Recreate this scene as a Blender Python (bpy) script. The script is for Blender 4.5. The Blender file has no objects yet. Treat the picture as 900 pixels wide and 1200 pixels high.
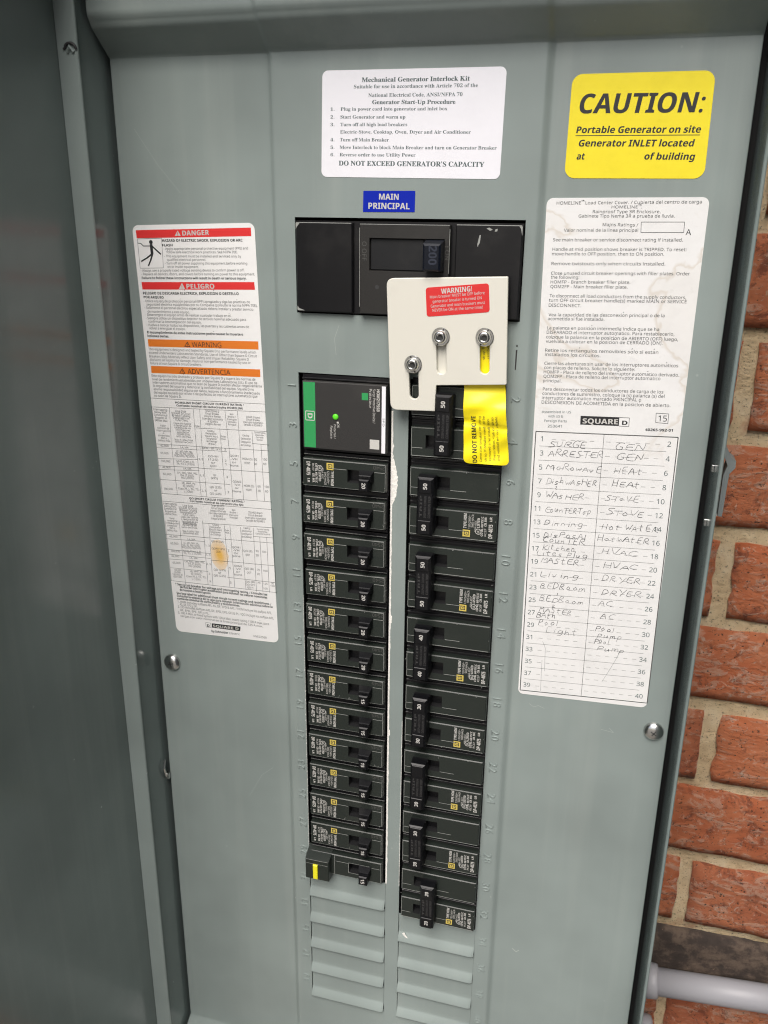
import bpy, math, random
from mathutils import Vector, Matrix, noise
random.seed(7)
S = 0.001
C = bpy.context.scene.collection
sc = bpy.context.scene
# ------------------------------------------------------------------ camera
cam = bpy.data.cameras.new('camera'); co = bpy.data.objects.new('camera', cam); C.objects.link(co)
co.matrix_world = Matrix(((0.96394424, -0.09713353, 0.24774297, 0.19643928),
                          (0.26591132, 0.31615313, -0.91068017, -0.50074471),
                          (0.01013287, 0.94372256, 0.33058289, 0.10389825),
                          (0, 0, 0, 1)))
cam.sensor_fit = 'HORIZONTAL'; cam.sensor_width = 36; cam.lens = 40.479
cam.clip_start = 0.01; cam.clip_end = 200
sc.camera = co
sc.cycles.filter_width = 1.15
sc.cycles.use_denoising = True; sc.cycles.denoiser = 'OPENIMAGEDENOISE'; sc.cycles.denoising_input_passes = 'RGB_ALBEDO'; sc.cycles.denoising_prefilter = 'NONE'; sc.cycles.use_adaptive_sampling = False
sc.cycles.caustics_reflective = False; sc.cycles.caustics_refractive = False; sc.cycles.sample_clamp_indirect = 4
# ------------------------------------------------------------------ light
SUN_EL, SUN_AZ = math.radians(52), math.radians(181)     # azimuth clockwise from +Y seen from above
w = bpy.data.worlds.new('World'); sc.world = w; w.use_nodes = True
nt = w.node_tree; nt.nodes.clear()
sky = nt.nodes.new('ShaderNodeTexSky'); sky.sky_type = 'NISHITA'; sky.sun_disc = False
sky.sun_elevation = SUN_EL; sky.sun_rotation = SUN_AZ; sky.dust_density = 4.0; sky.air_density = 1.0; sky.ozone_density = 1.0
bg = nt.nodes.new('ShaderNodeBackground'); bg.inputs[1].default_value = 0.055
wo = nt.nodes.new('ShaderNodeOutputWorld')
nt.links.new(sky.outputs[0], bg.inputs[0]); nt.links.new(bg.outputs[0], wo.inputs[0])
sl = bpy.data.lights.new('sun', 'SUN'); sl.energy = 1.5; sl.angle = math.radians(40); sl.color = (1, 0.975, 0.945)
so = bpy.data.objects.new('sun', sl); C.objects.link(so)
sd = Vector((math.sin(SUN_AZ)*math.cos(SUN_EL), math.cos(SUN_AZ)*math.cos(SUN_EL), math.sin(SUN_EL)))
so.rotation_euler = sd.to_track_quat('Z', 'Y').to_euler(); so.location = (0, -2, 3)
sc.view_settings.view_transform = 'Standard'; sc.view_settings.look = 'None'
sc.view_settings.exposure = 1.36; sc.view_settings.gamma = 1; sc.view_settings.use_curve_mapping = False
# ------------------------------------------------------------------ materials
def mat(name, col, rough=.5, metal=0., spec=.5, coat=0.):
    m = bpy.data.materials.new(name); m.use_nodes = True
    b = m.node_tree.nodes['Principled BSDF']
    b.inputs['Base Color'].default_value = (*col, 1); b.inputs['Roughness'].default_value = rough
    b.inputs['Metallic'].default_value = metal; b.inputs['Specular IOR Level'].default_value = spec
    b.inputs['Coat Weight'].default_value = coat
    return m
class N:
    def __init__(s, m): s.t = m.node_tree; s.b = s.t.nodes['Principled BSDF']
    def n(s, k, **kw):
        q = s.t.nodes.new(k)
        for a, v in kw.items(): setattr(q, a, v)
        return q
    def l(s, a, b): s.t.links.new(a, b)
    def noise(s, vec, scale, detail=4, rough=.6, dist=0):
        q = s.n('ShaderNodeTexNoise'); q.inputs['Scale'].default_value = scale; q.inputs['Detail'].default_value = detail
        q.inputs['Roughness'].default_value = rough; q.inputs['Distortion'].default_value = dist
        s.l(vec, q.inputs['Vector']); return q.outputs['Fac']
    def ramp(s, f, stops):
        q = s.n('ShaderNodeValToRGB'); e = q.color_ramp.elements
        while len(e) < len(stops): e.new(.5)
        for a, (p, c) in zip(e, stops): a.position = p; a.color = (*c, 1) if len(c) == 3 else c
        s.l(f, q.inputs[0]); return q.outputs[0]
    def mix(s, f, a, b, mode='MIX'):
        q = s.n('ShaderNodeMix', data_type='RGBA', blend_type=mode)
        for i, v in ((0, f), (6, a), (7, b)):
            if hasattr(v, 'links'): s.l(v, q.inputs[i])
            else: q.inputs[i].default_value = v if i == 0 else (*v, 1)
        return q.outputs[2]
    def math(s, op, a, b=0.):
        q = s.n('ShaderNodeMath', operation=op)
        for i, v in ((0, a), (1, b)):
            if hasattr(v, 'links'): s.l(v, q.inputs[i])
            else: q.inputs[i].default_value = v
        return q.outputs[0]
    def bump(s, f, strength, dist):
        q = s.n('ShaderNodeBump'); q.inputs['Strength'].default_value = strength; q.inputs['Distance'].default_value = dist
        s.l(f, q.inputs['Height']); s.l(q.outputs[0], s.b.inputs['Normal']); return q
    def geo(s): return s.n('ShaderNodeNewGeometry').outputs['Position']
G = (0, 0, 0); W1 = (1, 1, 1)
def paint_mat(name, col, rough, scr=1.0):
    m = mat(name, col, rough, spec=.5); k = N(m); P = k.geo()
    big = k.noise(P, 9, 3); fine = k.noise(P, 900, 2); mid = k.noise(P, 60, 4, .7)
    c = k.mix(k.ramp(big, [(.3, G), (.7, W1)]), tuple(x*.86 for x in col), tuple(x*1.10 for x in col))
    # faint vertical run-off marks and dust
    mq = k.n('ShaderNodeMapping'); mq.inputs['Scale'].default_value = (55, 55, 2.2); k.l(P, mq.inputs[0])
    dr = k.noise(mq.outputs[0], 1.0, 5, .6); c = k.mix(k.math('MULTIPLY', k.ramp(dr, [(.52, G), (.75, W1)]), .22*scr), c, (.36, .39, .36))
    # faint chalky scuffs and a few specks
    mp = k.n('ShaderNodeMapping'); mp.inputs['Scale'].default_value = (90, 90, 14); mp.inputs['Rotation'].default_value = (0, .5, 0); k.l(P, mp.inputs[0])
    sm = k.noise(mp.outputs[0], 1.0, 6, .75, 1.5)
    gate = k.noise(P, 14, 2)
    f = k.math('MULTIPLY', k.ramp(sm, [(.66, G), (.74, W1)]), k.ramp(gate, [(.52, G), (.68, W1)]))
    f = k.math('MULTIPLY', f, .16*scr)
    c = k.mix(f, c, (.5, .53, .5))
    v = k.n('ShaderNodeTexVoronoi'); v.inputs['Scale'].default_value = 55; k.l(P, v.inputs['Vector'])
    sp = k.ramp(v.outputs['Distance'], [(.025, W1), (.05, G)])
    sp = k.math('MULTIPLY', sp, k.ramp(gate, [(.5, G), (.62, (.55, .55, .55))]))
    c = k.mix(sp, c, (.5, .53, .5))
    k.l(c, k.b.inputs['Base Color'])
    r = k.n('ShaderNodeMapRange'); r.inputs[3].default_value = rough-.06; r.inputs[4].default_value = rough+.08; k.l(mid, r.inputs[0]); k.l(r.outputs[0], k.b.inputs['Roughness'])
    k.bump(fine, .12, .0002)
    return m
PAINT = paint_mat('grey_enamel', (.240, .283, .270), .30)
WORN = paint_mat('grey_enamel_worn', (.258, .303, .29), .36)
PAINTD = paint_mat('grey_enamel_gloss_shaded', (.185, .225, .216), .14, .5)  # glossy copy of the cover enamel, shade of the box walls in its colour
DARK = mat('inside_shade', (.006, .006, .007), .7)  # near-black holds the shade inside the box and handle wells
PAINTR = paint_mat('grey_enamel_door_shaded', (.165, .20, .19), .17, .6)  # same enamel as the cover, darkened for the unlit door face
def plastic(name, col, rough=.36, spec=.35):
    m = mat(name, col, rough, spec=spec); k = N(m); P = k.geo()
    a = k.noise(P, 400, 3); b = k.noise(P, 30, 4)
    dust = k.ramp(b, [(.55, G), (.8, (.07, .07, .07))])
    k.l(k.mix(dust, col, (.16, .15, .13)), k.b.inputs['Base Color'])
    k.bump(a, .15, .0002)
    r = k.n('ShaderNodeMapRange'); r.inputs[3].default_value = rough-.08; r.inputs[4].default_value = rough+.14; k.l(b, r.inputs[0]); k.l(r.outputs[0], k.b.inputs['Roughness'])
    return m
BLACK = plastic('black_plastic', (.005, .005, .006), .28, .45)
BFACE = plastic('black_plastic_lit_face', (.0165, .0215, .018), .34, .45)  # black plastic lifted to green, lit look of the faces put into colour
EDGE = plastic('worn_plastic_edge', (.30, .31, .29), .5)
BHAND = plastic('black_plastic_handle', (.0035, .0037, .0048), .38, .35)
SPDM = plastic('charcoal_plastic', (.032, .031, .030), .5)
INKS = mat('small_print_ink', (.085, .085, .085), .55)
INK = mat('black_ink', (.018, .018, .02), .5)
INKG = mat('grey_ink', (.09, .12, .12), .6)
PEN = mat('pen_ink', (.05, .05, .055), .6)
WINK = mat('white_ink', (.54, .53, .50), .5)
DIM = mat('moulded_grey_mark', (.07, .07, .065), .5)
RED = mat('red_print', (.66, .035, .035), .4)
ORANGE = mat('orange_print', (.70, .19, .025), .4)
BLOCKER = mat('blocker_dark_grey', (.09, .10, .10), .8)  # for the added light blocker only
BLUE = mat('blue_sticker', (.004, .018, .36), .5, spec=.15)
GOLD = mat('yellow_logo', (.60, .47, .10), .5)
GREEN = mat('green_print', (.03, .30, .09), .45)
LED = mat('green_lamp_lens', (.12, .72, .03), .25)
YTAB = mat('yellow_button', (.82, .76, .02), .4)
CHROME = mat('zinc_steel', (.62, .62, .60), .22, 1.0)
SLOTM = mat('slot_shadow', (.03, .03, .03), .6)
CREAM = plastic('cream_enamel', (.66, .645, .57), .35, .5)
BARE = mat('chipped_edge', (.80, .79, .74), .8); k = N(BARE); k.bump(k.noise(k.geo(), 500, 3), .6, .001)
def paper(name, col, stain=None, rough=.45, dirt=.5):
    m = mat(name, col, rough, spec=.4); k = N(m); P = k.geo()
    n1 = k.noise(P, 45, 6, .7); n2 = k.noise(P, 160, 4, .7)
    c = k.mix(k.math('MULTIPLY', k.ramp(n1, [(.45, G), (.8, W1)]), dirt), col, tuple(x*.82 for x in col))
    c = k.mix(k.math('MULTIPLY', k.ramp(n2, [(.62, G), (.75, W1)]), dirt*.5), c, tuple(x*.7 for x in col))
    if stain == 'tide':      # brown water tide marks running down the sticker
        uv = k.n('ShaderNodeUVMap').outputs[0]
        mp = k.n('ShaderNodeMapping'); mp.inputs['Scale'].default_value = (1, 3.2, 1); k.l(uv, mp.inputs[0])
        t = k.noise(mp.outputs[0], 1.25, 5, .5, .5)
        line = k.ramp(t, [(.525, G), (.548, W1), (.556, G)])
        body = k.ramp(t, [(.52, G), (.56, W1)])
        sx = k.n('ShaderNodeSeparateXYZ'); k.l(uv, sx.inputs[0])
        top = k.ramp(sx.outputs['Y'], [(.50, G), (.62, W1)])
        c = k.mix(k.math('MULTIPLY', k.math('MULTIPLY', body, top), .13), c, (.60, .55, .46))
        c = k.mix(k.math('MULTIPLY', k.math('MULTIPLY', line, top), .38), c, (.47, .38, .27))
    if stain == 'rust':
        uv = k.n('ShaderNodeUVMap').outputs[0]
        mp = k.n('ShaderNodeMapping'); mp.inputs['Location'].default_value = (-.495*9.5, -.225*19, 0); mp.inputs['Scale'].default_value = (9.5, 19, 1); k.l(uv, mp.inputs[0])
        g = k.n('ShaderNodeVectorMath', operation='LENGTH'); k.l(mp.outputs[0], g.inputs[0])
        wob = k.math('ADD', g.outputs['Value'], k.math('MULTIPLY', k.noise(P, 60, 2), .5))
        c = k.mix(k.ramp(wob, [(.35, (.95, .95, .95)), (.8, (.5, .5, .5)), (1.05, (.38, .38, .38)), (1.5, G)]), c, (.74, .43, .07))
    k.l(c, k.b.inputs['Base Color']); k.bump(k.math('ADD', k.math('MULTIPLY', k.noise(P, 250, 2), .3), k.noise(P, 38, 3)), .25, .0008)
    return m
WHITE = paper('white_sticker', (.80, .80, .84), dirt=.25)
WHITED = paper('white_label_rust_spot', (.78, .78, .77), 'rust', dirt=.35)
WHITET = paper('white_label_tide_marks', (.74, .74, .73), 'tide', dirt=.6)
YELLOW = paper('yellow_sticker', (.84, .70, .025), dirt=.5, rough=.4)
YTAG = paper('yellow_tag', (.88, .73, .01), dirt=.2, rough=.3)
REDST = paper('red_sticker', (.62, .03, .03), dirt=.2)
CONDUIT = plastic('grey_conduit', (.30, .30, .32), .4)
CONC = mat('concrete', (.2, .19, .17), .9)
k = N(CONC); P = k.geo(); k.l(k.ramp(k.noise(P, 6, 6), [(.3, (.16, .15, .13)), (.7, (.25, .235, .21))]), k.b.inputs['Base Color']); k.bump(k.noise(P, 200, 4), .4, .002)
# brick
BRICK = mat('worn_red_brick', (.4, .1, .05), .85, spec=.25); k = N(BRICK); P = k.geo()
oi = k.n('ShaderNodeObjectInfo')
ofs = k.n('ShaderNodeVectorMath', operation='ADD'); k.l(P, ofs.inputs[0])
cx = k.n('ShaderNodeCombineXYZ'); k.l(k.math('MULTIPLY', oi.outputs['Random'], 13.), cx.inputs[0]); k.l(cx.outputs[0], ofs.inputs[1]); Q = ofs.outputs[0]
base = k.ramp(oi.outputs['Random'], [(0, (.60, .165, .068)), (.3, (.70, .21, .088)), (.6, (.56, .15, .064)), (.8, (.72, .23, .095)), (1, (.46, .135, .072))])
base = k.mix(k.ramp(k.noise(Q, 38, 5, .65), [(.35, G), (.7, W1)]), base, (.74, .27, .13))
base = k.mix(k.ramp(k.noise(Q, 70, 6, .7, .6), [(.53, G), (.64, (.9, .9, .9))]), base, (.30, .09, .05))
mp = k.n('ShaderNodeMapping'); mp.inputs['Scale'].default_value = (1, 1, 2.2); k.l(Q, mp.inputs[0])
sm = k.noise(mp.outputs[0], 40, 10, .78, 1.6)
base = k.mix(k.ramp(sm, [(.525, G), (.58, (.6, .6, .6)), (.625, (.15, .15, .15)), (.70, (.85, .85, .85))]), base, (.76, .58, .44))
base = k.mix(k.ramp(k.noise(Q, 130, 5, .8, 1.0), [(.58, G), (.66, (.8, .8, .8))]), base, (.74, .58, .45))
base = k.mix(k.ramp(k.noise(Q, 420, 3, .7), [(.33, (.85, .85, .85)), (.39, G)]), base, (.05, .025, .02))
base = k.mix(k.ramp(k.noise(Q, 150, 6, .8, 1.6), [(.64, G), (.67, (.6, .6, .6))]), base, (.18, .06, .04))
k.l(base, k.b.inputs['Base Color'])
k.bump(k.math('ADD', k.math('ADD', k.noise(Q, 60, 8, .8, .8), k.math('MULTIPLY', k.noise(Q, 420, 4, .8), .5)), k.math('MULTIPLY', sm, 1.2)), 1.0, .006)
BRICKD = mat('dark_clinker_brick', (.06, .05, .04), .8); k = N(BRICKD); P = k.geo()
c = k.ramp(k.noise(P, 60, 6, .7), [(.3, (.022, .016, .013)), (.48, (.045, .032, .025)), (.62, (.12, .085, .062)), (.75, (.04, .03, .024))])
c = k.mix(k.ramp(k.noise(P, 90, 5, .8, 1), [(.66, G), (.70, W1)]), c, (.5, .33, .2)); k.l(c, k.b.inputs['Base Color'])
k.bump(k.noise(P, 120, 7, .75), .8, .004)
MORT = mat('sandy_mortar', (.42, .34, .23), .95); k = N(MORT); P = k.geo()
c = k.ramp(k.noise(P, 55, 7, .75), [(.3, (.56, .42, .24)), (.5, (.72, .57, .35)), (.72, (.84, .72, .50))])
c = k.mix(k.ramp(k.noise(P, 700, 3, .8), [(.35, W1), (.42, G)]), c, (.13, .09, .06))
c = k.mix(k.ramp(k.noise(P, 28, 4, .7), [(.62, G), (.72, (.6, .6, .6))]), c, (.45, .2, .11)); k.l(c, k.b.inputs['Base Color'])
k.bump(k.math('ADD', k.noise(P, 300, 6, .8), k.math('MULTIPLY', k.noise(P, 70, 5, .7), 1.2)), 1.0, .004)
# ------------------------------------------------------------------ helpers. Local units are mm: x right, v up, z towards the viewer.
class M:
    def __init__(s): s.v = []; s.f = []; s.uv = None; s.mi = []; s.cur = 0
    def add(s, vs, fs):
        o = len(s.v); s.v += [tuple(q) for q in vs]; s.f += [tuple(i+o for i in f) for f in fs]; s.mi += [s.cur]*len(fs); return s
    def box(s, x0, x1, v0, v1, z0, z1, c=0., top=None, T=None):
        # box with a chamfer c round its front edges; top=(dx0,dx1,dv0,dv1) pulls the front face in
        t = top or (0, 0, 0, 0); L = [[(x0, v0, z0), (x1, v0, z0), (x1, v1, z0), (x0, v1, z0)]]
        if c: 
            L.append([(x0+t[0]*.9, v0+t[2]*.9, z1-c), (x1-t[1]*.9, v0+t[2]*.9, z1-c), (x1-t[1]*.9, v1-t[3]*.9, z1-c), (x0+t[0]*.9, v1-t[3]*.9, z1-c)])
        L.append([(x0+t[0]+c, v0+t[2]+c, z1), (x1-t[1]-c, v0+t[2]+c, z1), (x1-t[1]-c, v1-t[3]-c, z1), (x0+t[0]+c, v1-t[3]-c, z1)])
        vs = sum(L, []); 
        if T: vs = [T(*q) for q in vs]
        fs = [(3, 2, 1, 0)]; n = len(L)
        for a in range(n-1):
            for i in range(4):
                j = (i+1) % 4; fs.append((a*4+i, a*4+j, a*4+4+j, a*4+4+i))
        fs.append(tuple(range((n-1)*4, n*4)))
        return s.add(vs, fs)
    def quad(s, pts, z): return s.add([(a, b, z) for a, b in pts], [tuple(range(len(pts)))])
    def slab(s, pts, z0, z1):
        n = len(pts); vs = [(a, b, z0) for a, b in pts]+[(a, b, z1) for a, b in pts]
        fs = [tuple(range(n, 2*n)), tuple(range(n-1, -1, -1))]+[(i, (i+1) % n, n+(i+1) % n, n+i) for i in range(n)]
        return s.add(vs, fs)
    def line(s, x0, y0, x1, y1, w, z):
        dx, dy = x1-x0, y1-y0; L = math.hypot(dx, dy) or 1e-6; nx, ny = -dy/L*w/2, dx/L*w/2
        return s.add([(x0-nx, y0-ny, z), (x1-nx, y1-ny, z), (x1+nx, y1+ny, z), (x0+nx, y0+ny, z)], [(0, 1, 2, 3)])
    def lathe(s, cx, cv, prof, n=28, T=None):   # prof: (radius, z)
        vs = []; fs = []
        for r, z in prof:
            for i in range(n): a = 2*math.pi*i/n; vs.append((cx+r*math.cos(a), cv+r*math.sin(a), z))
        if T: vs = [T(*q) for q in vs]
        for a in range(len(prof)-1):
            for i in range(n): j = (i+1) % n; fs.append((a*n+i, a*n+j, a*n+n+j, a*n+n+i))
        fs.append(tuple(range((len(prof)-1)*n, len(prof)*n)))
        return s.add(vs, fs)
    def tube(s, pts, r, n=20, cap=True):        # pts in local (x,v,z)
        P = [Vector(q) for q in pts]; rings = []; up = Vector((0, 0, 1))
        for i, q in enumerate(P):
            d = (P[min(i+1, len(P)-1)]-P[max(i-1, 0)]).normalized()
            a = d.cross(up); a = a.normalized() if a.length > .01 else d.cross(Vector((0, 1, 0))).normalized(); b = d.cross(a)
            rr = r[i] if isinstance(r, (list, tuple)) else r
            rings.append([q+(a*math.cos(2*math.pi*k/n)+b*math.sin(2*math.pi*k/n))*rr for k in range(n)])
        vs = sum(rings, []); fs = []
        for a in range(len(P)-1):
            for i in range(n): j = (i+1) % n; fs.append((a*n+i, a*n+j, a*n+n+j, a*n+n+i))
        if cap: fs += [tuple(range(n-1, -1, -1)), tuple(range((len(P)-1)*n, len(P)*n))]
        return s.add(vs, fs)
    def text(s, t, x0, v0, x1, v1, h, st, z):
        g = glyphs(t, 'b' in st, 'i' in st, h, 's' in st)
        vs, fs, xa, xb, cap = g
        dx, dv = x1-x0, v1-v0; L = math.hypot(dx, dv); ux, uy = dx/L, dv/L; ky = h/cap; kx = ky if 'n' in st else L/(xb-xa)
        m_ = max(1, len(vs)); k3 = 3 if ('b' in st and not GROT) else 2
        return s.add([(x0+ux*(a-xa)*kx-uy*b*ky, v0+uy*(a-xa)*kx+ux*b*ky, z+.004*(i*k3//m_)) for i, (a, b) in enumerate(vs)], fs)
ACC = {'Á': 'A', 'É': 'E', 'Í': 'I', 'Ó': 'O', 'Ú': 'U', 'á': 'a', 'é': 'e', 'í': 'ı', 'ó': 'o', 'ú': 'u', 'ñ': 'n'}
_gc = {}
def bundled(fn):      # typefaces that ship inside Blender; the built-in one is the fallback
    import os
    try:
        return bpy.data.fonts.load(os.path.join(bpy.utils.system_resource('DATAFILES'), 'fonts', fn))
    except Exception: return None
GROT = SERF = bundled('NotoSansMath-Regular.woff2')
def serif(t, up=0x1D400, lo=0x1D41A, dg=0x1D7CE):
    o = ''
    for c in t:
        if 'A' <= c <= 'Z': o += chr(up+ord(c)-65)
        elif 'a' <= c <= 'z': o += chr(lo+ord(c)-97)
        elif '0' <= c <= '9': o += chr(dg+ord(c)-48)
        else: o += c
    return o
def glyphs(t, bold, ital, h, ser=False):
    key = (t, bold, ital, ser, h > 2.2)
    if key in _gc: return _gc[key]
    src = t; extra = []
    if GROT:
        t = t.replace('• ', '- ').replace('™', '  ')
        ACC['í'] = 'i'
        t = ''.join(ACC.get(c, c) for c in t)
        if len(src.replace('• ', '- ').replace('™', '  ')) == len(t):
            full = src.replace('• ', '- ').replace('™', '\x01 ')
            for i, c in enumerate(full):
                if c in ACC:
                    a = width(t[:i].rstrip() or '.', bold, ser) if i else 0; a += .26*(len(t[:i])-len(t[:i].rstrip())); b = width(t[:i+1], bold, ser)
                    m = (max(a, 0)+b)/2+.02; y = .76 if c.isupper() else .60
                    if c == 'í': y = .70
                    extra.append([(m-.13, y), (m+.13, y), (m+.13, y+.07), (m-.13, y+.07)] if c == 'ñ' else [(m-.05, y), (m+.02, y), (m+.12, y+.16), (m+.02, y+.16)])
                elif c == '\x01':
                    a = width(t[:i], bold, ser)
                    for q in ([(0, .62), (.16, .62), (.16, .67), (0, .67)], [(.06, .40), (.10, .40), (.10, .64), (.06, .64)], [(.20, .40), (.24, .40), (.24, .67), (.20, .67)], [(.36, .40), (.40, .40), (.40, .67), (.36, .67)], [(.28, .50), (.32, .50), (.38, .67), (.22, .67)]): extra.append([(a+.05+u_, v_) for u_, v_ in q])
    cu = bpy.data.curves.new('lettering', 'FONT'); cu.body = t; cu.resolution_u = 4 if h > 2.2 else 2
    if ser and SERF: cu.font = SERF; cu.body = serif(t)
    elif GROT:
        cu.font = GROT
        if bold: cu.body = serif(t, 0x1D5D4, 0x1D5EE, 0x1D7EC)
    cu.offset = 0; cu.shear = .15 if ital else 0
    o = bpy.data.objects.new('lettering', cu)
    me = bpy.data.meshes.new_from_object(o)
    vs = [(q.co.x, q.co.y) for q in me.vertices]; fs = [tuple(q.vertices) for q in me.polygons]
    bpy.data.objects.remove(o); bpy.data.curves.remove(cu); bpy.data.meshes.remove(me)
    for q in extra: n = len(vs); vs += [(a+b*(.15 if ital else 0), b) for a, b in q]; fs.append((n, n+1, n+2, n+3))
    if bold:      # heavier weight: the same outline struck again a little to the side
        n = len(vs); base = list(vs); bf = list(fs)
        for q, dx in enumerate((((.035, .07) if not GROT else (.012,)) if not ser else (.02,)) if bold else (.02,)):
            vs = vs+[(a+dx, b) for a, b in base]; fs = fs+[tuple(i+n*(q+1) for i in f) for f in bf]
    xa, xb = min(q[0] for q in vs), max(q[0] for q in vs)
    _gc[key] = (vs, fs, xa, xb, _cap(ser)); return _gc[key]
_wd = {}
def width(t, bold, ser):
    key = (t, bold, ser)
    if key not in _wd:
        cu = bpy.data.curves.new('c', 'FONT'); cu.body = t
        if ser and SERF: cu.font = SERF; cu.body = serif(t)
        elif GROT:
            cu.font = GROT
            if bold: cu.body = serif(t, 0x1D5D4, 0x1D5EE, 0x1D7EC)
        o = bpy.data.objects.new('c', cu); bpy.context.view_layer.update(); me = bpy.data.meshes.new_from_object(o); _wd[key] = max([q.co.x for q in me.vertices] or [0])
        bpy.data.objects.remove(o); bpy.data.curves.remove(cu); bpy.data.meshes.remove(me)
    return _wd[key]
_cp = {}
def _cap(ser):
    if ser not in _cp:
        cu = bpy.data.curves.new('c', 'FONT'); cu.body = 'H'
        if ser and SERF: cu.font = SERF; cu.body = serif('H')
        elif GROT: cu.font = GROT
        o = bpy.data.objects.new('c', cu); me = bpy.data.meshes.new_from_object(o); _cp[ser] = max(q.co.y for q in me.vertices)
        bpy.data.objects.remove(o); bpy.data.curves.remove(cu); bpy.data.meshes.remove(me)
    return _cp[ser]
STUFF = {'lettering', 'moulded_lettering', 'table_rules', 'circuit_numbers', 'handwriting', 'pencil_mark', 'scratch', 'scuffed_edge', 'worn_edge', 'chipped_paint', 'mortar'}
ORI = {}      # object -> its own origin in world mm (unrotated things)
def obj(name, m, mats, parent=None, smooth=False, label=None, uv=None):
    ox, ov, oz = ORI.get(parent.name, (0, 0, 0)) if parent else (0, 0, 0)
    me = bpy.data.meshes.new(name)
    me.from_pydata([((x-ox)*S, -(z-oz)*S, (v-ov)*S) for x, v, z in m.v], [], m.f)
    mats = mats if isinstance(mats, (list, tuple)) else [mats]
    for q in mats: me.materials.append(q)
    if len(mats) > 1: me.polygons.foreach_set('material_index', m.mi)
    if smooth: me.polygons.foreach_set('use_smooth', [True]*len(m.f))
    if m.uv:
        l = me.uv_layers.new(name='UVMap')
        for lp in me.loops: l.data[lp.index].uv = m.uv[lp.vertex_index]
    me.update(); me.validate()
    o = bpy.data.objects.new(name, me); C.objects.link(o)
    if name in STUFF: o['kind'] = 'stuff'
    if parent: o.parent = parent; ORI[o.name] = (ox, ov, oz)
    if label: o['label'] = label
    return o
def thing(name, label, cat, loc=(0, 0, 0), group=None):
    o = bpy.data.objects.new(name, None); C.objects.link(o); o.empty_display_size = .01
    o.location = (loc[0]*S, -loc[2]*S, loc[1]*S); ORI[o.name] = loc
    o['label'] = label; o['category'] = cat
    if group: o['group'] = group
    return o
def fixn(o):
    import bmesh
    b = bmesh.new(); b.from_mesh(o.data); bmesh.ops.recalc_face_normals(b, faces=b.faces); b.to_mesh(o.data); b.free(); return o
def bil(Q, s, t):   # Q: top left, top right, bottom right, bottom left
    a = [Q[0][i]*(1-s)+Q[1][i]*s for i in (0, 1)]; b = [Q[3][i]*(1-s)+Q[2][i]*s for i in (0, 1)]
    return (a[0]*(1-t)+b[0]*t, a[1]*(1-t)+b[1]*t)
def rounded(Q, r, n=6):
    W = math.dist(Q[0], Q[1]); H = math.dist(Q[0], Q[3]); P = []; uv = []
    for cx, cy, a0 in ((W-r, r, -90), (W-r, H-r, 0), (r, H-r, 90), (r, r, 180)):
        for i in range(n+1):
            a = math.radians(a0+90*i/n); s, t = (cx+r*math.cos(a))/W, (cy+r*math.sin(a))/H
            P.append(bil(Q, s, t)); uv.append((s, 1-t))
    return P[::-1], uv[::-1]
def sticker(name, Q, r, z, th, m, parent, label):
    P, uv = rounded(Q, r); g = M(); g.slab(P, z-th, z); g.uv = uv+uv
    return obj(name, g, m, parent, label=label)
Q_KIT=[(22.42,175.67),
(124.15,174.98),
(123.31,120.05),
(21.07,121.16)]
T_KIT=[('Mechanical Generator Interlock Kit',45.05,169.49,104.8,168.75,2.22,'bs'),
('Suitable for use in accordance with Article 702 of the',40.57,166.43,109.25,165.59,1.76,'s'),
('National Electrical Code, ANSI/NFPA 70',48.86,162.01,101.15,161.43,1.76,'s'),
('Generator Start-Up Procedure',51.04,158.43,97.44,157.71,2.01,'bs'),
('1.',26.88,155.51,29.24,155.47,1.56,'s'),
('Plug in power cord into generator and inlet box',32.84,155.41,93.15,154.66,1.68,'s'),
('2.',26.83,151.53,29.2,151.5,1.57,'s'),
('Start Generator and warm up',32.67,151.45,69.95,150.91,1.69,'s'),
('3.',26.79,147.65,29.17,147.62,1.58,'s'),
('Turn off all high load breakers',32.65,147.58,71.09,147.1,1.69,'s'),
('Electric-Stove, Cooktop, Oven, Dryer and Air Conditioner',32.48,143.81,106.44,142.92,1.7,'s'),
('4.',26.71,139.83,29.09,139.81,1.6,'s'),
('Turn off Main Breaker',32.31,139.78,60.71,139.42,1.71,'s'),
('5.',26.66,135.89,29.06,135.87,1.6,'s'),
('Move Interlock to block Main Breaker and turn on Generator Breaker',32.15,135.85,120.84,134.92,1.72,'s'),
('6.',26.62,132.05,29.02,132.04,1.61,'s'),
('Reverse order to use Utility Power',32.12,132.02,76.12,131.58,1.73,'s'),
("DO NOT EXCEED GENERATOR'S CAPACITY",31.52,127.18,114.58,126.28,2.49,'bs')]
Q_MAIN=[(46.12,113.78),
(76.38,113.92),
(76.23,102.67),
(45.87,102.48)]
T_MAIN=[('MAIN',55.38,109.17,66.89,109.13,3.15,'b'),
('PRINCIPAL',49.11,104.17,73.31,104.15,3.31,'b')]
Q_CAU=[(157.96,170.74),
(227.79,170.78),
(228.45,120.54),
(157.56,120.69)]
T_CAU=[('CAUTION:',162.73,152.23,224.52,151.85,9.21,'bi'),
('Portable Generator on site',161.94,142.8,224.11,142.38,3.21,'bi'),
('Generator INLET located',163.79,136.33,221.81,135.91,3.23,'bi'),
('at',163.26,129.94,167.51,129.93,3.26,'bi'),
('of building',197.77,129.82,222.83,129.6,3.2,'bi')]
L_CAU=[(161.77,141.56,223.87,141.3)]
Q_DAN=[(-104.67,93.06),
(-22.5,95.67),
(-16.01,-183.87),
(-95.29,-186.13)]
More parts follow.
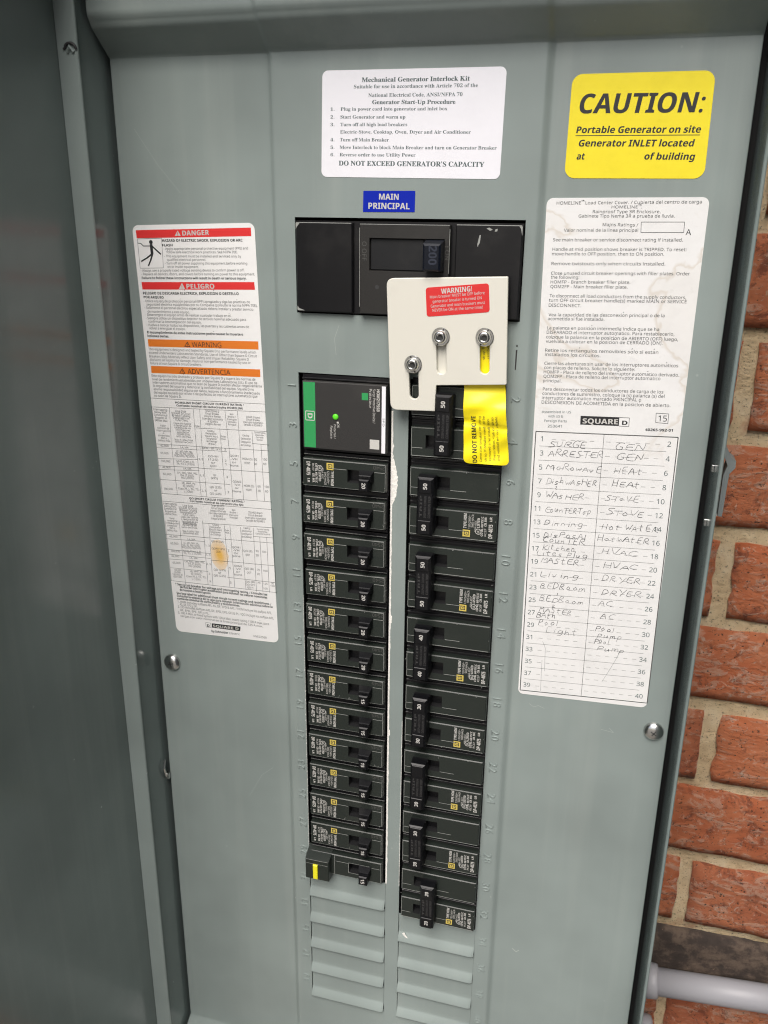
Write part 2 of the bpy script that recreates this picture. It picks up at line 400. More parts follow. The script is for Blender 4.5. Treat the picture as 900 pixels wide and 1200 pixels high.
T_DAN1=[('DANGER',-70.38,87.51,-52.27,88.19,2.91,'bw'),
('HAZARD OF ELECTRIC SHOCK, EXPLOSION OR ARC',-84.53,83.66,-30.57,84.85,1.51,'b'),
('FLASH',-84.64,80.98,-77.44,81.13,1.4,'b'),
('• Apply appropriate personal protective equipment (PPE) and',-83.82,78.89,-27.2,80.36,1.4,''),
('follow safe electrical work practices. See NFPA 70E.',-81.98,76.92,-34.18,77.97,1.4,''),
('• This equipment must be installed and serviced only by',-83.73,74.48,-31.86,75.58,1.41,''),
('qualified electrical personnel.',-82.01,72.4,-55.38,72.94,1.41,''),
('• Turn off all power supplying this equipment before working',-83.64,70.23,-28.13,71.53,1.42,''),
('on or inside equipment.',-82.01,68.24,-60.56,68.61,1.42,''),
('• Always use a properly rated voltage sensing device to confirm power is off.',-100.95,65.39,-30.22,67.51,1.43,''),
('• Replace all devices, doors, and covers before turning on power to this equipment.',-100.69,63.24,-23.32,65.33,1.44,''),
('Failure to follow these instructions will result in death or serious injury.',-100.57,60.88,-29.06,62.69,1.44,'b'),
('PELIGRO',-69.82,55.93,-50.73,56.54,2.93,'bw'),
('PELIGRO DE DESCARGA ELÉCTRICA, EXPLOSIÓN O DESTELLO',-100.64,51.45,-34.65,53.29,1.58,'b'),
('POR ARQUEO',-100.4,49.06,-86.25,49.35,1.47,'b'),
('• Utilice equipo de protección personal (EPP) apropiado y siga las prácticas de',-100.62,46.65,-27.35,48.61,1.47,''),
('seguridad eléctrica establecidas por su Compañía (consulte la norma NFPA 70E).',-98.74,44.61,-22.51,46.65,1.47,''),
('• Solamente el personal eléctrico especializado deberá instalar y prestar servicio',-100.31,42.53,-25.29,44.21,1.48,''),
('de mantenimiento a este equipo.',-98.33,40.19,-68.67,40.85,1.48,''),
('• Desenergice el equipo antes de realizar cualquier trabajo en él.',-100.02,38.1,-40.33,39.8,1.48,''),
('• Siempre utilice un dispositivo detector de tensión nominal adecuado para',-99.98,35.97,-30.53,37.84,1.49,''),
('confirmar la desenergización del equipo.',-98.32,33.9,-61.03,34.87,1.49,''),
('• Vuelva a colocar todos los dispositivos, las puertas y las cubiertas antes de',-99.9,31.69,-28.67,33.48,1.5,''),
('volver a energizar el equipo.',-98.11,29.72,-72.35,30.25,1.5,''),
('El incumplimiento de estas instrucciones podrá causar la muerte o',-99.86,26.98,-32.81,28.63,1.51,'b'),
('lesiones serias.',-99.83,24.72,-84.35,25.03,1.51,'b')]
Q_RED1=[(-102.23,90.21),
(-24.86,92.88),
(-24.76,88.01),
(-101.9,85.44)]
Q_RED2=[(-101.09,58.99),
(-24.02,61.31),
(-23.68,56.74),
(-100.82,54.43)]
TRI1=[(-73.43,90.47),
(-71.48,87.4),
(-75.65,87.23)]
TRI2=[(-72.79,59.35),
(-70.84,55.6),
(-75.32,55.36)]
L_PIC=[(-101.6,85.06,-84.8,85.74),
(-84.8,85.74,-84.93,68.07),
(-84.93,68.07,-101.21,67.44),
(-101.21,67.44,-101.6,85.06)]
PIC_HEAD=[(-92.34,83.32),
(-91.23,83.34)]
PIC_LIMB=[(-92.34,82.07,-92.07,76.31),
(-91.65,81.03,-97.82,80.91),
(-97.82,80.91,-99.37,82.42),
(-99.37,82.42,-101.61,82.57),
(-92.08,81.22,-85.93,76.16),
(-92.07,76.31,-95.88,73.81),
(-95.88,73.81,-100.15,71.57),
(-91.73,76.32,-93.56,72.12),
(-93.56,72.12,-95.3,68.96)]
Q_OR1=[(-99.85,23.3),
(-22.84,25.53),
(-22.84,20.44),
(-99.69,18.55)]
Q_OR2=[(-99.05,6.04),
(-22.25,8.05),
(-22.33,3.15),
(-99.11,1.4)]
TRI3=[(-71.63,23.1),
(-69.82,19.72),
(-74.14,19.71)]
TRI4=[(-76.54,5.83),
(-74.61,2.39),
(-78.99,2.34)]
T_DAN2=[('WARNING',-68.57,19.88,-48.11,20.49,3.06,'h'),
('ADVERTENCIA',-72.88,2.38,-42.8,3.39,3.14,'h'),
('This equipment is designed and tested by Square D to performance levels which',-99.9,16.25,-24.57,17.84,1.53,''),
('exceed Underwriters Laboratories Standards. Use of Other than Square D Circuit',-99.87,13.96,-24.02,15.55,1.53,''),
('Breakers May Adversely Affect User Safety and Impair Reliability. Square D',-99.73,11.57,-29.7,13.23,1.53,''),
('disclaims all liability for damage, injury or non-performance caused by use or',-99.58,9.27,-28.47,11.16,1.54,''),
('failure of non-Square D circuit breakers.',-99.54,7.07,-62.56,8.06,1.54,''),
('Este equipo ha sido diseñado y probado por Square D y supera las normas de',-99.08,-1.04,-25.73,0.69,1.56,''),
('nivel de rendimiento establecidas por Underwriters Laboratories (UL). El uso de',-98.93,-3.37,-24.61,-1.5,1.56,''),
('interruptores automáticos que no sean de Square D pueden afectar negativamente',-98.65,-5.48,-21.49,-3.37,1.57,''),
('la seguridad del usuario y deteriorar la confiabilidad del equipo. Square D no',-98.48,-7.61,-27.11,-5.79,1.57,''),
('asume responsabilidad alguna por daños, lesiones o funcionamiento inadecuado',-98.44,-9.85,-23.11,-8.03,1.57,''),
('del equipo causado por el uso o desperfectos de interruptores automáticos que',-98.4,-12.1,-24.86,-10.11,1.58,''),
('no sean de Square D.',-98.35,-14.25,-78.45,-13.71,1.58,'')]
T_DAN3=[('HOMELINE SHORT CIRCUIT CURRENT RATING /',-83.26,-17.78,-34.44,-16.2,1.31,'b'),
('Corriente nominal de cortocircuito HOMELINE',-82.58,-19.68,-35.33,-18.47,1.32,'b'),
('Interrupting',-100.15,-23.4,-89.69,-23.27,1.34,''),
('Rating RMS',-99.2,-25.24,-90.47,-25.12,1.34,''),
('Symmetrical',-99.55,-27.1,-89.94,-26.96,1.34,''),
('Amperes at',-99.03,-28.94,-90.29,-28.81,1.35,''),
('240Vac Max.',-99.38,-30.81,-89.76,-30.66,1.35,''),
('Valor',-95.78,-34.11,-91.55,-34.04,1.22,''),
('nominal de',-97.86,-35.85,-89.39,-35.7,1.22,''),
('interrupción',-98.68,-37.58,-88.5,-37.39,1.22,''),
('A',-93.96,-39.2,-93.11,-39.19,1.22,''),
('simétricos',-97.74,-40.99,-89.25,-40.82,1.23,''),
('RMS a',-95.57,-42.67,-91.32,-42.58,1.23,''),
('240Vca máx.',-98.09,-44.45,-88.73,-44.24,1.23,''),
('Line Side',-83.72,-23.42,-75.93,-23.32,1.33,''),
('SQUARE D Circuit',-86.71,-24.97,-72.86,-24.79,1.33,''),
('Breaker Catalog',-86.23,-26.49,-73.23,-26.3,1.33,''),
('Designation or',-85.75,-28,-73.61,-27.82,1.34,''),
('Fuse Class',-83.96,-29.5,-75.28,-29.36,1.34,''),
('Clase de fusible',-85.63,-31.69,-72.91,-31.48,1.21,''),
('o designación de',-85.59,-33.16,-72.85,-32.95,1.21,''),
('catálogo de los',-85.14,-34.63,-73.19,-34.42,1.21,''),
('interruptores',-84.29,-36.1,-73.93,-35.91,1.21,''),
('automáticos',-83.45,-37.56,-74.67,-37.4,1.21,''),
('SQUARE D del',-83.8,-39.05,-74.22,-38.87,1.22,''),
('lado de línea',-84.16,-40.55,-73.77,-40.34,1.22,''),
('Max. A rating 10kA',-85.73,-42.9,-72.1,-42.61,1.22,''),
('nominal máx. en A',-85.46,-44.34,-72.58,-44.06,1.23,''),
('Tenant SQUARE D',-62.04,-21.84,-52.17,-21.73,1.31,''),
('Circuit Breaker',-62.05,-23.56,-52.18,-23.44,1.32,''),
('Integral or Remote',-63.06,-25.3,-51.2,-25.14,1.32,''),
('Interruptor Automático',-64.41,-27.04,-49.89,-26.83,1.32,''),
('de SQUARE D',-60.78,-28.71,-53.51,-28.6,1.32,''),
('Integral o Remoto',-62.79,-30.48,-51.55,-30.3,1.33,''),
('Catalog',-61.26,-35.11,-56.39,-35.02,1.2,''),
('Designation',-62.58,-36.87,-54.92,-36.72,1.2,''),
('(Square Max.)',-63.21,-38.62,-54.15,-38.45,1.21,''),
('Designación',-62.43,-40.35,-54.76,-40.2,1.21,''),
('de Catálogo',-62.36,-42.1,-54.67,-41.94,1.21,''),
('(8 Max.)',-61.23,-43.83,-55.64,-43.71,1.21,''),
('Main',-44.58,-22.76,-42.1,-22.72,1.17,''),
('Breaker /',-46.13,-24.48,-40.55,-24.41,1.18,''),
('Interruptor',-46.75,-26.2,-39.93,-26.11,1.18,''),
('Automático',-46.44,-27.91,-40.23,-27.82,1.18,''),
('Principal',-46.13,-29.62,-40.54,-29.54,1.18,''),
('SQUARE D Branch',-33.18,-23.86,-23.63,-23.74,1.3,''),
('Circuit Breaker',-33.26,-25.57,-23.69,-25.44,1.3,''),
('Interruptor Automático',-35.58,-27.31,-21.54,-27.11,1.31,''),
('Derivado de SQUARE D',-35.02,-29.02,-22.24,-28.82,1.31,''),
('Catalog',-36.26,-36.23,-31.78,-36.15,1.19,''),
('Designation',-37.65,-38.42,-30.6,-38.28,1.19,''),
('Designación',-37.75,-40.6,-30.7,-40.45,1.2,''),
('de Catálogo',-37.86,-42.78,-30.79,-42.62,1.2,''),
('Current Rating',-28.14,-33.57,-20.27,-33.43,1.05,''),
('Ampere Max.',-27.36,-35.17,-21.18,-35.05,1.05,''),
('Corriente',-26.86,-36.77,-21.8,-36.68,1.05,''),
('Nominal',-26.37,-38.38,-22.42,-38.3,1.06,''),
('Poles',-70.06,-32.54,-66.56,-32.49,1.2,''),
('Poles',-51.5,-38.21,-48.27,-38.15,1.2,''),
('Polos',-51.59,-39.85,-48.36,-39.78,1.2,''),
('42,000',-96.62,-48,-90.6,-47.86,1.24,''),
('65,000',-96.94,-53.2,-91.14,-53.05,1.38,''),
('100,000',-96.92,-58.83,-90.38,-58.64,1.39,''),
('42,000',-96.43,-63.11,-90.36,-62.93,1.26,''),
('65,000',-96.22,-67.89,-90.13,-67.69,1.4,''),
('100,000',-96.48,-78.49,-89.87,-78.25,1.42,''),
('LA, MA',-81.77,-47.91,-75.82,-47.77,1.23,''),
('LC, MG, MH, ML,',-85.08,-50.91,-72.97,-50.61,1.37,''),
('MJ, PJ, RJ(1600),',-86.01,-52.5,-72.27,-52.15,1.37,''),
('RG(2500), RJ(2500)',-86.54,-54.1,-71.98,-53.71,1.38,''),
('MHF, Class J, R,',-85.39,-57.86,-72.24,-57.5,1.24,''),
('T6, T3, L (1200)',-85.52,-59.57,-72.36,-59.19,1.25,''),
('LA, MA',-80.71,-62.63,-74.72,-62.45,1.25,''),
('LH, MG, MH, PG,',-85.47,-65.97,-70.47,-65.5,1.39,''),
('PA (1200),',-83.08,-67.61,-73.07,-67.29,1.4,''),
('RG (2000)',-82.71,-69.31,-73.69,-69.02,1.4,''),
('MJ, MHF, PJ,',-82.58,-73.16,-72.69,-72.82,1.4,''),
('RJ (2000),',-81.89,-75.1,-73.64,-74.8,1.41,''),
('Class R, J, T6, T3,',-85.78,-77.2,-70.08,-76.63,1.41,''),
('L (1200)',-81.35,-79,-74.74,-78.76,1.41,''),
('2, 3',-68.88,-55.06,-65.81,-54.98,1.23,''),
('2, 3',-68.79,-66.29,-65.7,-66.19,1.25,''),
('2, 3',-68.07,-77.03,-64.96,-76.91,1.26,''),
('1, QOM1-VH (125)',-67.76,-47.16,-52.57,-46.81,1.22,''),
('QO-VH',-61.77,-52.44,-54.51,-52.25,1.36,''),
('(125)',-61.91,-54.67,-54.64,-54.48,1.36,''),
('or',-59.86,-56.86,-56.95,-56.77,1.37,''),
('QOH',-60.72,-59.12,-56.35,-59,1.37,''),
('QD',-59.04,-65.44,-57.15,-65.38,1.38,''),
('(225)',-60.58,-67.52,-55.86,-67.37,1.38,''),
('QD (225)',-61.93,-74,-53.4,-73.7,1.39,''),
('or',-58.86,-76.17,-56.72,-76.1,1.4,''),
('QG (225)',-62.21,-78.59,-53.66,-78.27,1.4,''),
('2',-49.73,-46.87,-48.69,-46.85,1.21,''),
('2',-49.81,-54.6,-48.77,-54.57,1.36,''),
('1',-49.95,-57.05,-48.9,-57.02,1.36,''),
('3',-49.38,-65.82,-48.33,-65.79,1.37,''),
('2',-49.02,-76.4,-47.96,-76.36,1.39,''),
('QOM1',-45.96,-50.81,-39.96,-50.66,1.35,''),
('-VH',-45.33,-53.01,-40.82,-52.89,1.35,''),
('or',-44.69,-55.21,-41.68,-55.13,1.36,''),
('None',-46.31,-57.48,-40.29,-57.31,1.36,''),
('QOM2',-44.92,-68.52,-38.86,-68.32,1.38,''),
('-VH',-44.27,-70.75,-39.73,-70.6,1.38,''),
('or',-43.63,-72.99,-40.59,-72.88,1.38,''),
('None',-45.27,-75.32,-39.19,-75.1,1.39,''),
('HOM (S)',-37.17,-52.23,-30.07,-52.05,1.48,''),
('HOMT',-35.77,-54.96,-31.71,-54.85,1.48,''),
('HOM (S)',-36.89,-70.76,-29.72,-70.52,1.51,''),
('HOMT',-35.48,-73.53,-31.37,-73.39,1.52,''),
('60',-28.93,-52.01,-26.87,-51.96,1.48,''),
('30',-29.06,-55.09,-27,-55.04,1.48,''),
('100',-22.88,-51.46,-19.71,-51.38,1.47,''),
('60',-22.47,-54.52,-20.36,-54.46,1.48,''),
('60',-27.06,-70.33,-24.99,-70.26,1.51,''),
('30',-27.19,-73.48,-25.12,-73.4,1.51,''),
('100',-22.24,-70.17,-19.04,-70.06,1.5,''),
('60',-21.83,-73.29,-19.69,-73.22,1.51,''),
('QO SHORT CIRCUIT CURRENT RATING /',-77.77,-83.59,-36.95,-82.07,1.42,'b'),
('Corriente nominal de cortocircuito QO',-77.54,-85.42,-38,-84.45,1.42,'b'),
('Interrupting',-98.23,-89.28,-87.88,-88.85,1.44,''),
('Rating RMS',-97.28,-91.11,-88.65,-90.75,1.44,''),
('Symmetrical',-97.63,-93,-88.13,-92.59,1.44,''),
('Amperes at',-97.11,-94.86,-88.47,-94.48,1.45,''),
('240Vac Max.',-97.46,-96.76,-87.94,-96.34,1.45,''),
('Valor',-93.99,-99.64,-90.07,-99.46,1.31,''),
('nominal de',-95.91,-101.51,-88.06,-101.14,1.31,''),
('interrupción',-96.66,-103.33,-87.23,-102.88,1.31,''),
('Line Side',-83.29,-89.37,-75.48,-89.04,1.43,''),
('SQUARE D Circuit',-86.3,-91.13,-72.4,-90.54,1.43,''),
('Breaker Catalog',-85.81,-92.74,-72.78,-92.18,1.44,''),
('Designation or',-85.32,-94.36,-73.15,-93.83,1.44,''),
('Fuse Class',-83.53,-95.92,-74.82,-95.54,1.44,''),
('Clase de fusible',-85.12,-97.62,-72.41,-97.04,1.3,''),
('o designación de',-85.07,-99.27,-72.35,-98.68,1.3,''),
('catálogo de los',-84.62,-100.9,-72.68,-100.34,1.3,''),
('interruptores',-83.77,-102.51,-73.41,-102.02,1.31,''),
('Tenant SQUARE D',-61.69,-87.13,-52.1,-86.73,1.41,''),
('Circuit Breaker',-61.71,-88.98,-52.1,-88.58,1.42,''),
('Integral or Remote',-62.69,-90.88,-51.15,-90.38,1.42,''),
('Interruptor Automático',-64,-92.79,-49.88,-92.18,1.42,''),
('de SQUARE D',-60.47,-94.5,-53.41,-94.19,1.43,''),
('Integral o Remoto',-62.42,-96.45,-51.49,-95.96,1.43,''),
('Main',-46.5,-88.68,-44.01,-88.57,1.27,''),
('Breaker /',-48.16,-90.6,-42.54,-90.35,1.27,''),
('Interruptor',-48.88,-92.48,-42.01,-92.18,1.27,''),
('Principal',-48.35,-94.32,-42.73,-94.06,1.28,''),
('SQUARE D Branch',-34.56,-89.28,-24.39,-88.84,1.4,''),
('Circuit Breaker',-34.65,-91.24,-24.46,-90.8,1.41,''),
('Interruptor Automático',-37.13,-93.31,-22.17,-92.64,1.41,''),
('Derivado de SQUARE D',-36.53,-95.25,-22.92,-94.63,1.41,'')]
L_DAN1=[(-101.71,-15.34,-19.65,-13.94),
(-101.64,-21.3,-19.51,-19.06),
(-100.92,-21.25,-98.22,-81.75),
(-69.99,-33.29,-18.87,-31.81),
(-99.88,-46.54,-18.23,-44.64),
(-99.49,-49.08,-47.98,-47.53),
(-99.53,-56.63,-69.46,-54.98),
(-99.6,-61.75,-69.24,-60.56),
(-69.26,-60.78,-18.42,-59.28),
(-99.33,-64.34,-68.79,-62.66),
(-98.95,-71.41,-46.87,-70.23),
(-98.81,-81.46,-17.55,-79.57),
(-98.41,-87.02,-17.39,-84.86),
(-87.87,-21.12,-88.42,-45.95),
(-70.63,-20.58,-70.04,-46.03),
(-65.99,-20.48,-65.92,-45.91),
(-47.97,-20.09,-46.37,-45.53),
(-46.37,-45.53,-45.43,-80.63),
(-39.12,-19.9,-37.69,-80.43),
(-29.56,-32.62,-27.9,-79.47),
(-23.69,-40.44,-22.6,-79.5),
(-52.32,-32.4,-50.8,-77.74),
(-88.42,-45.95,-86.58,-81.44),
(-70.04,-46.03,-68.8,-80.86),
(-65.92,-45.91,-64.62,-80.91),
(-29.91,-40.61,-18.08,-40.74)]
T_DAN4=[('A',-92.94,-103.26,-92.2,-103.22,1.31,''),
('simétricos',-96.26,-105.2,-88.81,-104.84,1.32,''),
('RMS a',-94.35,-106.89,-90.62,-106.71,1.32,''),
('240Vca máx.',-96.55,-108.8,-88.33,-108.38,1.32,''),
('automáticos',-83.86,-101.77,-74.01,-101.31,1.31,''),
('SQUARE D del',-84.44,-103.47,-73.68,-102.95,1.31,''),
('lado de línea',-85.01,-105.16,-73.35,-104.6,1.31,''),
('Max. A rating 10kA',-84.54,-107.95,-72.25,-107.34,1.31,''),
('nominal máx. en A',-84.31,-109.5,-72.69,-108.91,1.32,''),
('Catalog',-61.66,-100.95,-56.86,-100.73,1.29,''),
('Designation',-63.15,-102.79,-55.6,-102.43,1.3,''),
('(Square Max.)',-63.95,-104.61,-55.02,-104.17,1.3,''),
('Designación',-63.37,-106.35,-55.8,-105.98,1.3,''),
('de Catálogo',-63.48,-108.14,-55.9,-107.76,1.3,''),
('Poles',-52.61,-104,-49.26,-103.84,1.29,''),
('Polos',-52.7,-105.66,-49.35,-105.49,1.29,''),
('Catalog',-38.63,-100.8,-33.97,-100.58,1.28,''),
('Designation',-40.07,-102.97,-32.74,-102.62,1.28,''),
('Designación',-40.17,-105.09,-32.83,-104.72,1.29,''),
('de Catálogo',-40.27,-107.2,-32.92,-106.83,1.29,''),
('Current Rating',-28.9,-100.54,-20.25,-100.13,1.13,''),
('Ampere Max.',-28.04,-102.13,-21.23,-101.8,1.14,''),
('Corriente Nominal',-29.97,-103.86,-19.44,-103.34,1.14,''),
('42,000',-95.22,-113.15,-88.98,-112.83,1.33,''),
('65,000',-94.64,-118.4,-88.64,-118.07,1.48,''),
('100,000',-94.85,-124.23,-88.08,-123.84,1.49,''),
('42,000',-94.76,-127.9,-88.73,-127.55,1.35,''),
('65,000',-94.16,-132.98,-88.11,-132.61,1.51,''),
('100,000',-93.53,-138.34,-88.05,-137.99,1.36,''),
('65,000',-93.27,-140.06,-88.57,-139.76,1.36,''),
('100,000 at',-94.98,-141.92,-87.14,-141.41,1.37,''),
('150V/120V',-94.73,-143.65,-87.66,-143.19,1.37,''),
('LA, MA',-81.27,-113.75,-75.35,-113.44,1.32,''),
('LC, MG, MH, ML,',-84.44,-116.82,-72.61,-116.18,1.33,''),
('MJ, PJ, RJ(1600),',-85.36,-118.56,-71.93,-117.83,1.33,''),
('RG(2500), RJ(2500)',-85.89,-120.29,-71.65,-119.5,1.33,''),
('MHF, Class J, R,',-85.02,-122.87,-71.39,-122.1,1.34,''),
('T6, T3, L (1200)',-85.15,-124.58,-71.5,-123.8,1.34,''),
('LA, MA',-80.53,-127.67,-74.57,-127.32,1.34,''),
('LH, MG, MH, PG,',-84.61,-130.81,-69.44,-129.89,1.35,''),
('PA (1200),',-82.19,-132.38,-72.07,-131.76,1.35,''),
('PG (2000)',-81.8,-134.08,-72.68,-133.52,1.35,''),
('MJ, MHF, PJ,',-81.07,-137.9,-71.46,-137.29,1.36,''),
('RJ (2000),',-80.4,-139.84,-72.38,-139.32,1.36,''),
('Class R, J, T6, T3,',-84.17,-142.06,-68.92,-141.07,1.36,''),
('L (1200)',-79.88,-143.77,-73.45,-143.35,1.36,''),
('1, 3',-67.87,-116.86,-64.69,-116.69,1.32,''),
('1, 3',-67.83,-123.82,-64.64,-123.64,1.33,''),
('3, 3',-68.02,-130.74,-64.82,-130.55,1.34,''),
('2',-66.69,-137.96,-65.58,-137.89,1.35,''),
('3',-66.55,-143.72,-65.44,-143.64,1.36,''),
('QO-VH (125)',-63.15,-113.26,-53.7,-112.77,1.31,''),
('QOH (125)',-63.23,-118.52,-53.5,-117.98,1.32,''),
('QOH',-60.1,-120.51,-56.86,-120.32,1.32,''),
('QD (225)',-62.6,-134.4,-53.53,-133.83,1.49,''),
('or',-59.32,-136.39,-57.05,-136.25,1.49,''),
('QG (225)',-62.86,-138.83,-53.77,-138.24,1.5,''),
('2',-51.2,-118.81,-50.11,-118.75,1.46,''),
('1',-51.06,-132.01,-49.97,-131.94,1.48,''),
('3',-50.78,-142.68,-49.68,-142.61,1.5,''),
('QOM1',-47.74,-115.88,-41.74,-115.56,1.45,''),
('-VH',-47.1,-117.99,-42.6,-117.74,1.46,''),
('or',-46.46,-120.11,-43.45,-119.94,1.46,''),
('None',-48.08,-122.35,-42.06,-122.01,1.46,''),
('QOM2',-46.89,-129.66,-41.09,-129.31,1.47,''),
('-VH',-46.27,-131.8,-41.92,-131.53,1.48,''),
('or',-45.65,-133.94,-42.75,-133.76,1.48,''),
('None',-47.22,-136.23,-41.4,-135.86,1.48,''),
('QO (B)',-39.46,-117.63,-33.02,-117.28,1.45,''),
('QOT',-37.98,-120.41,-34.76,-120.22,1.45,''),
('QO (B)',-39.12,-130.73,-32.64,-130.33,1.47,''),
('QOT',-37.63,-133.54,-34.38,-133.33,1.47,''),
('QO (B)',-38.72,-140.35,-32.21,-139.93,1.34,''),
('QO-GFI',-38.82,-142.56,-32.3,-142.12,1.34,''),
('QO-H',-37.83,-144.69,-33.48,-144.4,1.34,''),
('70',-30.4,-116.82,-28.27,-116.71,1.44,''),
('20',-30.53,-119.91,-28.39,-119.79,1.45,''),
('100',-25.91,-116.74,-22.85,-116.57,1.44,''),
('70',-30.02,-130.58,-27.88,-130.45,1.47,''),
('20',-30.15,-133.72,-28,-133.58,1.47,''),
('100',-25.63,-130.72,-22.31,-130.51,1.46,''),
('70',-30.19,-140.24,-28.03,-140.1,1.33,''),
('125',-25.76,-140.25,-22.66,-140.05,1.33,''),
('100',-25.91,-143.91,-22.79,-143.7,1.34,''),
('30',-19.98,-139.3,-17.92,-139.16,1.33,''),
('100',-20.56,-141.27,-17.47,-141.07,1.33,''),
('* See circuit breaker for voltage and interrupting rating. / Consulte las',-93.42,-149.44,-23.21,-148.4,1.7,'b'),
('tarifas del interruptor automático para obtener los valores nominales',-90,-151.12,-23.29,-150.73,1.71,'b'),
('de tensión e interrupción.',-90.17,-153.4,-65.7,-153.05,1.71,'b'),
('See box label for additional short circuit current ratings and restrictions. /',-92.93,-156.28,-20.46,-155.25,1.72,'b'),
('Consulte la etiqueta de la caja para obtener información adicional sobre la',-92.84,-158.41,-19.58,-157.34,1.72,'b'),
('corriente nominal de cortocircuito y restricciones.',-92.74,-160.54,-44.13,-159.72,1.72,'b'),
('1. HOM includes suffixes AFI, AS, DF, EPD & GFI. / HOM incluye los sufijos AFI,',-92.67,-162.94,-20.59,-162.05,1.73,''),
('AS, DF, EPD y GFI.',-91.03,-164.88,-77.09,-164.87,1.58,''),
('2. QO includes suffixes AFI, DF, EPD, EPE, GFI & PL / QO incluye los sufijos AFI,',-92.73,-167.02,-19.04,-165.92,1.74,''),
('DF, EPD, EPE, GFI y PL.',-91.11,-169.35,-68.31,-169.1,1.58,''),
('3. 100 A Max. or fixed system with 100 A Max. mains rating / 100 A máx. para',-92.83,-171.76,-22.83,-170.83,1.75,''),
('cargas con valor nominal en la línea principal de 125 A máx.',-91.07,-173.95,-27.29,-173.35,1.59,''),
('SQUARE D',-65.89,-178.68,-46.02,-178.22,2.07,'bw'),
('by Schneider',-67.27,-182.86,-54.32,-182.37,1.74,'b'),
('Electric',-53.32,-182.35,-45.35,-182.07,1.58,''),
('NVE22560',-34.73,-181.89,-24.94,-181.83,1.57,''),
('D',-70.57,-178.98,-68.55,-178.94,1.95,'b')]
Q_SQD1=[(-66.71,-175.74),
(-44.52,-175.34),
(-45.07,-178.84),
(-67.05,-179.24)]
L_DAN2=[(-71.5,-175.78,-67.72,-175.75),
(-67.72,-175.75,-67.69,-179.33),
(-67.69,-179.33,-71.48,-179.36),
(-71.48,-179.36,-71.5,-175.78),
(-86.78,-100.01,-85.34,-147.77),
(-68.97,-98.13,-67.75,-146.13),
(-64.23,-99.38,-64.05,-146.27),
(-52.86,-99.92,-51.13,-145.82),
(-48.67,-99.47,-47.45,-145.35),
(-40.98,-99.8,-38.98,-146.08),
(-31.54,-99.36,-31.16,-146.28),
(-27.1,-105.26,-26.35,-146.01),
(-22.07,-105.28,-21.56,-145.87),
(-17.16,-97.8,-16.56,-145.57),
(-97.61,-101.16,-96.34,-146.31),
(-69.09,-99.9,-16.93,-97.78),
(-98.19,-111.38,-17.31,-108.81),
(-98.08,-114.62,-68.14,-113.4),
(-97.85,-122.59,-64.41,-121.95),
(-97.14,-126.16,-64.63,-125.59),
(-96.54,-129.76,-69.11,-128.55),
(-64.71,-126.81,-17.29,-125.27),
(-96.44,-136.39,-67.1,-135.72),
(-52.56,-138.3,-17.12,-137.79),
(-96.6,-146.34,-16.19,-145.16),
(-31.81,-105.55,-17.41,-105.1)]
Q_DIR=[(149.15,110.68),
(232.49,111.65),
(233.19,-192.27),
(152.25,-195.57)]
T_DIR1=[('HOMELINE™ Load Center Cover. / Cubierta del centro de carga',154.54,107.39,228.85,108.63,1.55,''),
('HOMELINE™.',183.54,105.75,199.07,105.89,1.41,''),
('Rainproof Type 3R Enclosure.',173.98,103.23,208.84,103.6,1.54,''),
('Gabinete Tipo Nema 3R a prueba de lluvia.',166.7,100.91,216.23,101.5,1.55,''),
('Mains Ratings /',179.7,96.71,198.21,96.77,1.55,''),
('Valor nominal de la línea principal',159.51,93.51,198.37,94.13,1.57,''),
('A',222.69,92.84,225.4,92.88,2.93,''),
('See main breaker or service disconnect rating if installed.',154.04,88.41,221.72,89.56,1.59,''),
('Handle at mid position shows breaker is TRIPPED. To reset:',154.07,83.48,224.08,84.75,1.6,''),
('move handle to OFF position, then to ON position.',154.02,81.05,213.04,82.17,1.6,''),
('Remove twistouts only when circuits installed.',154.06,75.85,214.25,77.16,1.62,''),
('Close unused circuit breaker openings with filler plates. Order',154.21,70.72,227.25,72.45,1.63,''),
('the following:',154.25,68.59,169.69,68.93,1.63,''),
('HOMFP - Branch breaker filler plate.',154.32,66.01,197.12,67.09,1.64,''),
('QOM2FP - Main breaker filler plate.',154.39,63.53,195.95,64.52,1.64,''),
('To disconnect all load conductors from the supply conductors,',154.29,58.53,226.82,60.05,1.65,''),
('turn OFF circuit breaker handle(s) marked MAIN or SERVICE',154.12,56.13,227.4,57.88,1.66,''),
('DISCONNECT.',154.2,53.39,172.09,53.71,1.67,'')]
L_DIR1=[(199.58,99.0,221.5,99.29),
(221.5,99.29,221.6,94.08),
(221.6,94.08,199.92,93.73),
(199.92,93.73,199.58,99.0)]
